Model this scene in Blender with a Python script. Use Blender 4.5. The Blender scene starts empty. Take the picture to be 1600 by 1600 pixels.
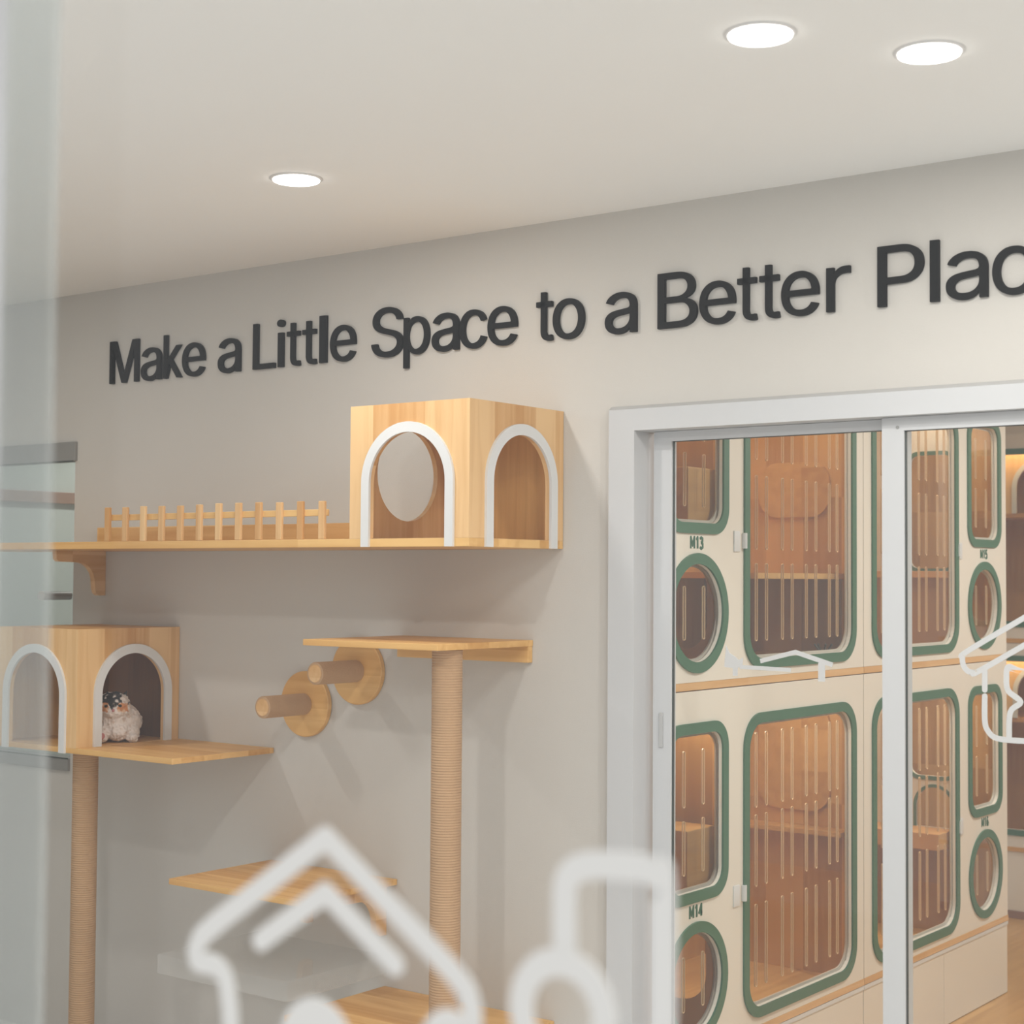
import bpy, bmesh, math, random
from mathutils import Vector, Matrix, noise
from mathutils.geometry import tessellate_polygon
random.seed(4)
SC = bpy.context.scene
COL = SC.collection
PI = math.pi

# ------------------------------------------------------------------ camera, world, lights, exposure
YAW, PITCH, ROLL = 0.646686, 0.0391905, 0.00686161
cy, sy = math.cos(YAW), math.sin(YAW)
fw = Vector((-sy * math.cos(PITCH), cy * math.cos(PITCH), math.sin(PITCH)))
rt = Vector((cy, sy, 0))
up = rt.cross(fw)
r2 = math.cos(ROLL) * rt + math.sin(ROLL) * up
u2 = -math.sin(ROLL) * rt + math.cos(ROLL) * up
cam_d = bpy.data.cameras.new('camera')
cam = bpy.data.objects.new('camera', cam_d)
COL.objects.link(cam)
m = Matrix((r2, u2, -fw)).transposed().to_4x4()
m.translation = Vector((0, -3.65, 1.6))
cam.matrix_world = m
cam_d.sensor_width = 36
cam_d.lens = 2562.27 / 1600 * 36
cam_d.clip_start = 0.02
cam_d.dof.use_dof = True
cam_d.dof.focus_distance = 4.6
cam_d.dof.aperture_fstop = 4.6
SC.camera = cam

SC.view_settings.view_transform = 'Standard'
SC.view_settings.look = 'None'
SC.view_settings.gamma = 1
SC.view_settings.exposure = -0.5
SC.view_settings.use_curve_mapping = False

w = bpy.data.worlds.new('daylight')
SC.world = w
w.use_nodes = True
bg = w.node_tree.nodes['Background']
bg.inputs['Color'].default_value = (0.97, 0.98, 1.0, 1)
bg.inputs['Strength'].default_value = 1.24

def area(name, loc, rot, size, power, col=(1, 1, 1), sizey=None, shape='RECTANGLE', spread=PI):
    l = bpy.data.lights.new(name, 'AREA')
    l.shape = shape; l.size = size
    if sizey: l.size_y = sizey
    l.energy = power; l.color = col; l.spread = spread
    o = bpy.data.objects.new(name, l); COL.objects.link(o)
    o.location = loc; o.rotation_euler = rot
    return o

# ------------------------------------------------------------------ materials
def new_mat(name):
    m = bpy.data.materials.new(name); m.use_nodes = True
    nt = m.node_tree
    return m, nt, nt.nodes['Principled BSDF']

def srgb(r, g, b):
    f = lambda c: (c / 255 / 12.92) if c / 255 <= 0.04045 else ((c / 255 + 0.055) / 1.055) ** 2.4
    return (f(r), f(g), f(b), 1)

def plain(name, rgb, rough=0.6, bump=0.0, bscale=200, var=0.0, metal=0.0, spec=0.5):
    m, nt, b = new_mat(name)
    b.inputs['Base Color'].default_value = srgb(*rgb)
    b.inputs['Roughness'].default_value = rough
    b.inputs['Metallic'].default_value = metal
    b.inputs['Specular IOR Level'].default_value = spec
    if var or bump:
        tc = nt.nodes.new('ShaderNodeTexCoord')
        n = nt.nodes.new('ShaderNodeTexNoise'); n.inputs['Scale'].default_value = bscale
        nt.links.new(tc.outputs['Object'], n.inputs['Vector'])
        if bump:
            bm = nt.nodes.new('ShaderNodeBump'); bm.inputs['Strength'].default_value = bump
            bm.inputs['Distance'].default_value = 0.002
            nt.links.new(n.outputs['Fac'], bm.inputs['Height'])
            nt.links.new(bm.outputs['Normal'], b.inputs['Normal'])
        if var:
            n2 = nt.nodes.new('ShaderNodeTexNoise'); n2.inputs['Scale'].default_value = 3
            nt.links.new(tc.outputs['Object'], n2.inputs['Vector'])
            mx = nt.nodes.new('ShaderNodeMix'); mx.data_type = 'RGBA'
            c = srgb(*rgb)
            mx.inputs[6].default_value = tuple(v * (1 - var) for v in c[:3]) + (1,)
            mx.inputs[7].default_value = tuple(min(1, v * (1 + var)) for v in c[:3]) + (1,)
            nt.links.new(n2.outputs['Fac'], mx.inputs[0])
            nt.links.new(mx.outputs[2], b.inputs['Base Color'])
    return m

def wood(name, light, dark, axis='Z', rough=0.45, plank=0.09):
    """pale rubberwood: boards glued side by side, long grain along one axis"""
    m, nt, b = new_mat(name)
    N, L = nt.nodes, nt.links
    tc = N.new('ShaderNodeTexCoord')
    mp = N.new('ShaderNodeMapping')
    s = {'X': (1.6, 28, 28), 'Y': (28, 1.6, 28), 'Z': (28, 28, 1.6)}[axis]
    mp.inputs['Scale'].default_value = s
    L.new(tc.outputs['Object'], mp.inputs['Vector'])
    n1 = N.new('ShaderNodeTexNoise'); n1.inputs['Scale'].default_value = 1.3
    n1.inputs['Detail'].default_value = 6; n1.inputs['Distortion'].default_value = 0.6
    L.new(mp.outputs['Vector'], n1.inputs['Vector'])
    # board-to-board tone
    mp2 = N.new('ShaderNodeMapping')
    p = 1 / plank
    mp2.inputs['Scale'].default_value = {'X': (1.5, p, p), 'Y': (p, 1.5, p), 'Z': (p, p, 1.5)}[axis]
    mp2.inputs['Location'].default_value = (0.37, 0.21, 0.13)
    L.new(tc.outputs['Object'], mp2.inputs['Vector'])
    fl = N.new('ShaderNodeVectorMath'); fl.operation = 'FLOOR'
    L.new(mp2.outputs['Vector'], fl.inputs[0])
    wn = N.new('ShaderNodeTexWhiteNoise'); wn.noise_dimensions = '3D'
    L.new(fl.outputs['Vector'], wn.inputs['Vector'])
    ad = N.new('ShaderNodeMath'); ad.operation = 'MULTIPLY_ADD'
    ad.inputs[1].default_value = 0.45
    L.new(wn.outputs['Value'], ad.inputs[0])
    sc = N.new('ShaderNodeMath'); sc.operation = 'MULTIPLY'; sc.inputs[1].default_value = 0.75
    L.new(n1.outputs['Fac'], sc.inputs[0])
    L.new(sc.outputs[0], ad.inputs[2])
    cr = N.new('ShaderNodeValToRGB')
    cr.color_ramp.elements[0].position = 0.32; cr.color_ramp.elements[0].color = srgb(*dark)
    cr.color_ramp.elements[1].position = 0.76; cr.color_ramp.elements[1].color = srgb(*light)
    L.new(ad.outputs[0], cr.inputs['Fac'])
    L.new(cr.outputs['Color'], b.inputs['Base Color'])
    b.inputs['Roughness'].default_value = rough
    return m

def clear(name, tint=(1, 1, 1), gloss=0.06, veil=0.0, rough=0.02):
    """thin clear sheet: lets light through, mirrors a little, has a pale diffuse veil painting in reflection haze"""
    m = bpy.data.materials.new(name); m.use_nodes = True
    nt = m.node_tree; N, L = nt.nodes, nt.links
    for n in list(N): N.remove(n)
    out = N.new('ShaderNodeOutputMaterial')
    tr = N.new('ShaderNodeBsdfTransparent'); tr.inputs[0].default_value = tuple(tint) + (1,)
    gl = N.new('ShaderNodeBsdfGlossy'); gl.inputs['Roughness'].default_value = rough
    fr = N.new('ShaderNodeFresnel'); fr.inputs[0].default_value = 1.45
    mu = N.new('ShaderNodeMath'); mu.operation = 'MULTIPLY'; mu.inputs[1].default_value = gloss / 0.04
    mu.use_clamp = True
    L.new(fr.outputs[0], mu.inputs[0])
    mi = N.new('ShaderNodeMixShader')
    ge = N.new('ShaderNodeNewGeometry')
    fr0 = N.new('ShaderNodeMath'); fr0.operation = 'SUBTRACT'; fr0.inputs[0].default_value = 1.0
    L.new(ge.outputs['Backfacing'], fr0.inputs[1])
    mf = N.new('ShaderNodeMath'); mf.operation = 'MULTIPLY'
    L.new(mu.outputs[0], mf.inputs[0]); L.new(fr0.outputs[0], mf.inputs[1])
    L.new(mf.outputs[0], mi.inputs[0]); L.new(tr.outputs[0], mi.inputs[1]); L.new(gl.outputs[0], mi.inputs[2])
    last = mi
    if veil:  # white diffuse layer stands in for reflections hazing the pane
        df = N.new('ShaderNodeBsdfDiffuse'); df.inputs[0].default_value = (0.85, 0.87, 0.88, 1)
        m2 = N.new('ShaderNodeMixShader'); m2.inputs[0].default_value = veil
        L.new(mi.outputs[0], m2.inputs[1]); L.new(df.outputs[0], m2.inputs[2])
        last = m2
    L.new(last.outputs[0], out.inputs[0])
    return m

def glow(name, col, strength):
    m, nt, b = new_mat(name)
    b.inputs['Base Color'].default_value = (0.9, 0.9, 0.9, 1)
    b.inputs['Emission Color'].default_value = tuple(col) + (1,)
    b.inputs['Emission Strength'].default_value = strength
    return m

M = {}
M['wall'] = plain('wall_paint', (202, 198, 192), 0.85, 0.15, 260, 0.02)
M['ceil'] = plain('ceiling_paint', (242, 242, 241), 0.9, 0.05, 200, 0.01)
M['white'] = plain('white_lacquer', (218, 218, 218), 0.4)
M['upvc'] = plain('white_window_profile', (197, 198, 200), 0.35)
M['upvc2'] = plain('white_bevel_profile', (178, 178, 178), 0.4)
M['gasket'] = plain('dark_gasket', (62, 70, 70), 0.5)
M['grey_metal'] = plain('grey_aluminium', (150, 150, 148), 0.45, metal=0.2)
M['black'] = plain('black_acrylic', (13, 14, 14), 0.6, spec=0.15)
M['woodZ'] = wood('pale_wood_upright', (230, 190, 138), (200, 148, 90), 'Z')
M['woodX'] = wood('pale_wood_long', (232, 188, 122), (202, 148, 80), 'X')
M['woodY'] = wood('pale_wood_across', (232, 192, 142), (206, 156, 98), 'Y')
M['cageZ'] = wood('cage_wood_upright', (226, 176, 106), (190, 138, 70), 'Z', 0.5, 0.14)
M['cageY'] = wood('cage_wood_across', (230, 180, 108), (200, 148, 78), 'Y', 0.5, 0.14)
M['cageX'] = wood('cage_wood_shelf', (224, 170, 108), (200, 140, 80), 'X', 0.5, 0.14)
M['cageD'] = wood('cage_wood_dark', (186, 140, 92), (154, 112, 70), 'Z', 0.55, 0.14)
M['houseD'] = wood('painted_shade_wood', (140, 98, 62), (108, 74, 46), 'Z', 0.55, 0.10)  # darkness of the unlit house interior put into the wood colour
M['floorw'] = wood('oak_laminate_floor', (206, 160, 98), (180, 132, 74), 'Y', 0.35, 0.19)
M['floort'] = plain('grey_floor_tile', (224, 222, 218), 0.35, 0, 50, 0.03)
M['brown'] = plain('brown_wood_trim', (150, 112, 92), 0.5, var=0.06)
M['cream'] = plain('cream_laminate', (230, 222, 210), 0.4, var=0.01)
M['green'] = plain('green_edge_trim', (64, 108, 82), 0.4)
M['green_text'] = plain('green_lettering', (38, 92, 66), 0.5)
M['rope'] = plain('sisal_rope', (196, 160, 124), 0.95, 0.8, 900, 0.08)
M['acrylic'] = clear('clear_acrylic', (0.97, 0.97, 0.96), 0.05)
M['slot'] = plain('polished_slot_edge', (226, 196, 156), 0.12)
M['glass'] = clear('clear_glass', (0.97, 0.985, 0.98), 0.04, 0.01)
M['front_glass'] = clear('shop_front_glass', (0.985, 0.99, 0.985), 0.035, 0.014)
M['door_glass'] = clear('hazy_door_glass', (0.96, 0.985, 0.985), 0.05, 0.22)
M['green_glass'] = clear('pale_green_glass', (0.95, 0.97, 0.965), 0.05, 0.08)
M['clear_tray'] = clear('hazy_clear_acrylic', (0.995, 0.995, 0.99), 0.03, 0.10)
M['sticker'] = plain('white_vinyl', (232, 230, 224), 0.6)
M['sticker2'] = plain('white_vinyl_inner', (198, 198, 198), 0.6)
M['lamp'] = glow('lamp_diffuser', (1.0, 0.97, 0.92), 12)
M['pale_green_wall'] = plain('pale_green_wall_paint', (196, 202, 196), 0.8)
M['dark'] = plain('dark_shadow_gap', (60, 55, 50), 0.8)
M['grey_plastic'] = plain('grey_plastic', (120, 128, 132), 0.4)

# ------------------------------------------------------------------ object helpers
def props(o, label=None, cat=None, group=None, kind=None):
    if label: o['label'] = label
    if cat: o['category'] = cat
    if group: o['group'] = group
    if kind: o['kind'] = kind
    return o

def thing(name, label, cat, loc, group=None):
    o = bpy.data.objects.new(name, None); COL.objects.link(o)
    o.empty_display_size = 0.05
    o.location = loc
    return props(o, label, cat, group)

def wloc(o):
    v = Vector((0, 0, 0))
    while o is not None:
        v += o.location; o = o.parent
    return v

def obj(name, bm, mat, parent=None, smooth=None, origin=None):
    """link a bmesh made in world coordinates as one mesh object"""
    me = bpy.data.meshes.new(name)
    bmesh.ops.remove_doubles(bm, verts=bm.verts, dist=1e-6)
    bmesh.ops.recalc_face_normals(bm, faces=bm.faces)
    if smooth is not None:
        lim = math.radians(smooth)
        for f in bm.faces: f.smooth = True
        for e in bm.edges:
            if len(e.link_faces) != 2 or e.calc_face_angle(0) > lim: e.smooth = False
    if origin is None:
        if parent is not None: origin = wloc(parent)
        else:
            xs = [v.co for v in bm.verts]
            lo = Vector([min(c[i] for c in xs) for i in range(3)])
            hi = Vector([max(c[i] for c in xs) for i in range(3)])
            origin = Vector(((lo.x + hi.x) / 2, (lo.y + hi.y) / 2, lo.z))
    bm.transform(Matrix.Translation(-Vector(origin)))
    bm.to_mesh(me); bm.free()
    me.materials.append(mat if not isinstance(mat, str) else M[mat])
    o = bpy.data.objects.new(name, me); COL.objects.link(o)
    if parent is not None:
        o.parent = parent
        o.location = Vector(origin) - wloc(parent)
    else:
        o.location = origin
    return o

def struct(name, bm, mat, smooth=None, parent=None):
    o = obj(name, bm, mat, parent, smooth)
    if parent is None: o['kind'] = 'structure'
    return o

def box(x0, x1, y0, y1, z0, z1, bev=0.0, bm=None):
    bm2 = bmesh.new()
    bmesh.ops.create_cube(bm2, size=1)
    for v in bm2.verts:
        v.co = Vector((x0 + (v.co.x + .5) * (x1 - x0), y0 + (v.co.y + .5) * (y1 - y0), z0 + (v.co.z + .5) * (z1 - z0)))
    if bev:
        bmesh.ops.bevel(bm2, geom=list(bm2.edges), offset=bev, segments=2, affect='EDGES', profile=0.6)
    if bm is None: return bm2
    return join(bm, bm2)

def join(a, b):
    me = bpy.data.meshes.new('t'); b.to_mesh(me); b.free()
    a.from_mesh(me); bpy.data.meshes.remove(me)
    return a

def area2(p):
    return sum(p[i][0] * p[(i + 1) % len(p)][1] - p[(i + 1) % len(p)][0] * p[i][1] for i in range(len(p))) / 2

def inside(pt, poly):
    c = False; j = len(poly) - 1
    for i in range(len(poly)):
        if (poly[i][1] > pt[1]) != (poly[j][1] > pt[1]) and pt[0] < (poly[j][0] - poly[i][0]) * (pt[1] - poly[i][1]) / (poly[j][1] - poly[i][1]) + poly[i][0]:
            c = not c
        j = i
    return c

def plate(outlines, d0, d1, plane='Y', bm=None):
    """solid sheet with holes. outlines are in (x,z) for plane Y, (y,z) for plane X, (x,y) for plane Z"""
    out = bm or bmesh.new()
    cl = []
    for o in outlines:
        q = []
        for p in o:
            if not q or math.hypot(p[0] - q[-1][0], p[1] - q[-1][1]) > 1e-5: q.append(p)
        while math.hypot(q[0][0] - q[-1][0], q[0][1] - q[-1][1]) < 1e-5: q.pop()
        cl.append(q)
    outlines = cl
    mp = {'Y': lambda a, b, d: (a, d, b), 'X': lambda a, b, d: (d, a, b), 'Z': lambda a, b, d: (a, b, d)}[plane]
    outer = [o for o in outlines if sum(inside(o[0], q) for q in outlines if q is not o) % 2 == 0]
    for o in outer:
        holes = [h for h in outlines if h is not o and inside(h[0], o) and h not in outer]
        loops = [o] + holes
        flat = [p for l in loops for p in l]
        tris = tessellate_polygon([[Vector((p[0], p[1], 0)) for p in l] for l in loops])
        A = [out.verts.new(mp(p[0], p[1], d0)) for p in flat]
        B = [out.verts.new(mp(p[0], p[1], d1)) for p in flat]
        for t in tris:
            try:
                out.faces.new([A[i] for i in t]); out.faces.new([B[i] for i in reversed(t)])
            except ValueError: pass
        k = 0
        for l in loops:
            n = len(l)
            for i in range(n):
                j = (i + 1) % n
                out.faces.new([A[k + i], A[k + j], B[k + j], B[k + i]])
            k += n
    return out

def rect(a0, a1, b0, b1): return [(a0, b0), (a1, b0), (a1, b1), (a0, b1)]

def rrect(a0, a1, b0, b1, r, n=8):
    pts = []
    for cx, cz, s in ((a1 - r, b0 + r, -PI / 2), (a1 - r, b1 - r, 0), (a0 + r, b1 - r, PI / 2), (a0 + r, b0 + r, PI)):
        for i in range(n + 1):
            t = s + PI / 2 * i / n
            pts.append((cx + r * math.cos(t), cz + r * math.sin(t)))
    return pts

def circ(a, b, r, n=48, rz=None):
    rz = rz or r
    return [(a + r * math.cos(2 * PI * i / n), b + rz * math.sin(2 * PI * i / n)) for i in range(n)]

def arch(c, r, b0, top, n=32):
    s = top - r
    return [(c - r, b0), (c + r, b0)] + [(c + r * math.cos(PI * i / n), s + r * math.sin(PI * i / n)) for i in range(n + 1)]

def arch_band(c, ro, ri, b0, top, n=32):
    s = top - ro
    o = [(c + ro, b0)] + [(c + ro * math.cos(PI * i / n), s + ro * math.sin(PI * i / n)) for i in range(n + 1)] + [(c - ro, b0)]
    i_ = [(c - ri, b0)] + [(c - ri * math.cos(PI * i / n), s + ri * math.sin(PI * i / n)) for i in range(n + 1)] + [(c + ri, b0)]
    return o + i_

def stroke(pts, wd, rnd=True):
    """outline of a line of even width: mitred joints, round or square ends"""
    pts = [p for i, p in enumerate(pts) if i == 0 or math.hypot(p[0] - pts[i - 1][0], p[1] - pts[i - 1][1]) > wd * 0.12]
    n = len(pts); nr = []
    for i in range(n - 1):
        a, b = pts[i], pts[i + 1]; l = math.hypot(b[0] - a[0], b[1] - a[1])
        nr.append((-(b[1] - a[1]) / l, (b[0] - a[0]) / l))
    L, R = [], []
    h = wd / 2
    for i in range(n):
        if i == 0 or i == n - 1:
            u = nr[0] if i == 0 else nr[-1]
            L.append((pts[i][0] + u[0] * h, pts[i][1] + u[1] * h)); R.append((pts[i][0] - u[0] * h, pts[i][1] - u[1] * h))
            continue
        u, v = nr[i - 1], nr[i]
        m = (u[0] + v[0], u[1] + v[1]); k = 2 / max(0.35, m[0] ** 2 + m[1] ** 2)
        q = (m[0] * k * h, m[1] * k * h)
        cr = u[0] * v[1] - u[1] * v[0]
        if abs(cr) > 0.35:
            s = 1 if cr > 0 else -1      # turn to the left: the right side is the outer one
            inn = (pts[i][0] + s * q[0], pts[i][1] + s * q[1])
            a0 = math.atan2(-s * u[1], -s * u[0]); a1 = math.atan2(-s * v[1], -s * v[0])
            da = (a1 - a0 + PI) % (2 * PI) - PI
            arc = [(pts[i][0] + h * math.cos(a0 + da * t / 6), pts[i][1] + h * math.sin(a0 + da * t / 6)) for t in range(7)]
            (L if s > 0 else R).append(inn)
            (R if s > 0 else L).extend(arc)
        else:
            L.append((pts[i][0] + q[0], pts[i][1] + q[1])); R.append((pts[i][0] - q[0], pts[i][1] - q[1]))
    if rnd:
        u = nr[-1]; a0 = math.atan2(u[1], u[0])
        endc = [(pts[-1][0] + h * math.cos(a0 - PI * t / 12), pts[-1][1] + h * math.sin(a0 - PI * t / 12)) for t in range(1, 12)]
        u = nr[0]; a0 = math.atan2(-u[1], -u[0])
        stc = [(pts[0][0] + h * math.cos(a0 - PI * t / 12), pts[0][1] + h * math.sin(a0 - PI * t / 12)) for t in range(1, 12)]
    else: endc, stc = [], []
    return [L + endc + R[::-1] + stc]

def curve_pts(pts, n=6):
    """Catmull-Rom through the points"""
    out = []
    for i in range(len(pts) - 1):
        p0 = pts[max(0, i - 1)]; p1 = pts[i]; p2 = pts[i + 1]; p3 = pts[min(len(pts) - 1, i + 2)]
        for k in range(n):
            t = k / n
            out.append(tuple(0.5 * (2 * p1[j] + (p2[j] - p0[j]) * t + (2 * p0[j] - 5 * p1[j] + 4 * p2[j] - p3[j]) * t * t + (3 * p1[j] - p0[j] - 3 * p2[j] + p3[j]) * t ** 3) for j in (0, 1)))
    out.append(pts[-1])
    return out

def decal(strokes, y0, y1):
    bm = bmesh.new()
    for i, s in enumerate(strokes):
        plate([s], y0 - 0.0002 * (i % 5), y1, 'Y', bm)
    return bm

def tube(p0, p1, r, n=24, bm=None, cap=True):
    bm = bm or bmesh.new()
    p0, p1 = Vector(p0), Vector(p1); d = (p1 - p0).normalized()
    a = d.orthogonal().normalized(); b = d.cross(a)
    A = [bm.verts.new(p0 + a * r * math.cos(2 * PI * i / n) + b * r * math.sin(2 * PI * i / n)) for i in range(n)]
    B = [bm.verts.new(p1 + a * r * math.cos(2 * PI * i / n) + b * r * math.sin(2 * PI * i / n)) for i in range(n)]
    for i in range(n): bm.faces.new([A[i], A[(i + 1) % n], B[(i + 1) % n], B[i]])
    if cap: bm.faces.new(A[::-1]); bm.faces.new(B)
    return bm

def lathe(p0, p1, prof, n=32):
    """prof: list of (radius, distance along p0->p1)"""
    bm = bmesh.new()
    p0, p1 = Vector(p0), Vector(p1); d = (p1 - p0).normalized()
    a = d.orthogonal().normalized(); b = d.cross(a)
    prev = None
    for r, t in prof:
        c = p0 + d * t
        ring = [bm.verts.new(c + a * r * math.cos(2 * PI * i / n) + b * r * math.sin(2 * PI * i / n)) for i in range(n)]
        if prev:
            for i in range(n): bm.faces.new([prev[i], prev[(i + 1) % n], ring[(i + 1) % n], ring[i]])
        else: bm.faces.new(ring[::-1])
        prev = ring
    bm.faces.new(prev)
    return bm

def rope(p0, p1, r, pitch=0.007, n=32):
    L = (Vector(p1) - Vector(p0)).length
    k = int(L / pitch)
    prof = []
    rng = random.Random(int(L * 1000))
    for i in range(k):
        j = rng.uniform(-0.0003, 0.0003)
        for q, h in ((0.0, -0.0014), (0.25, 0.0), (0.5, 0.0006), (0.75, 0.0)):
            prof.append((r + h + j, (i + q) * L / k))
    prof.append((r - 0.0014, L))
    return lathe(p0, p1, prof, n)

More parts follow.
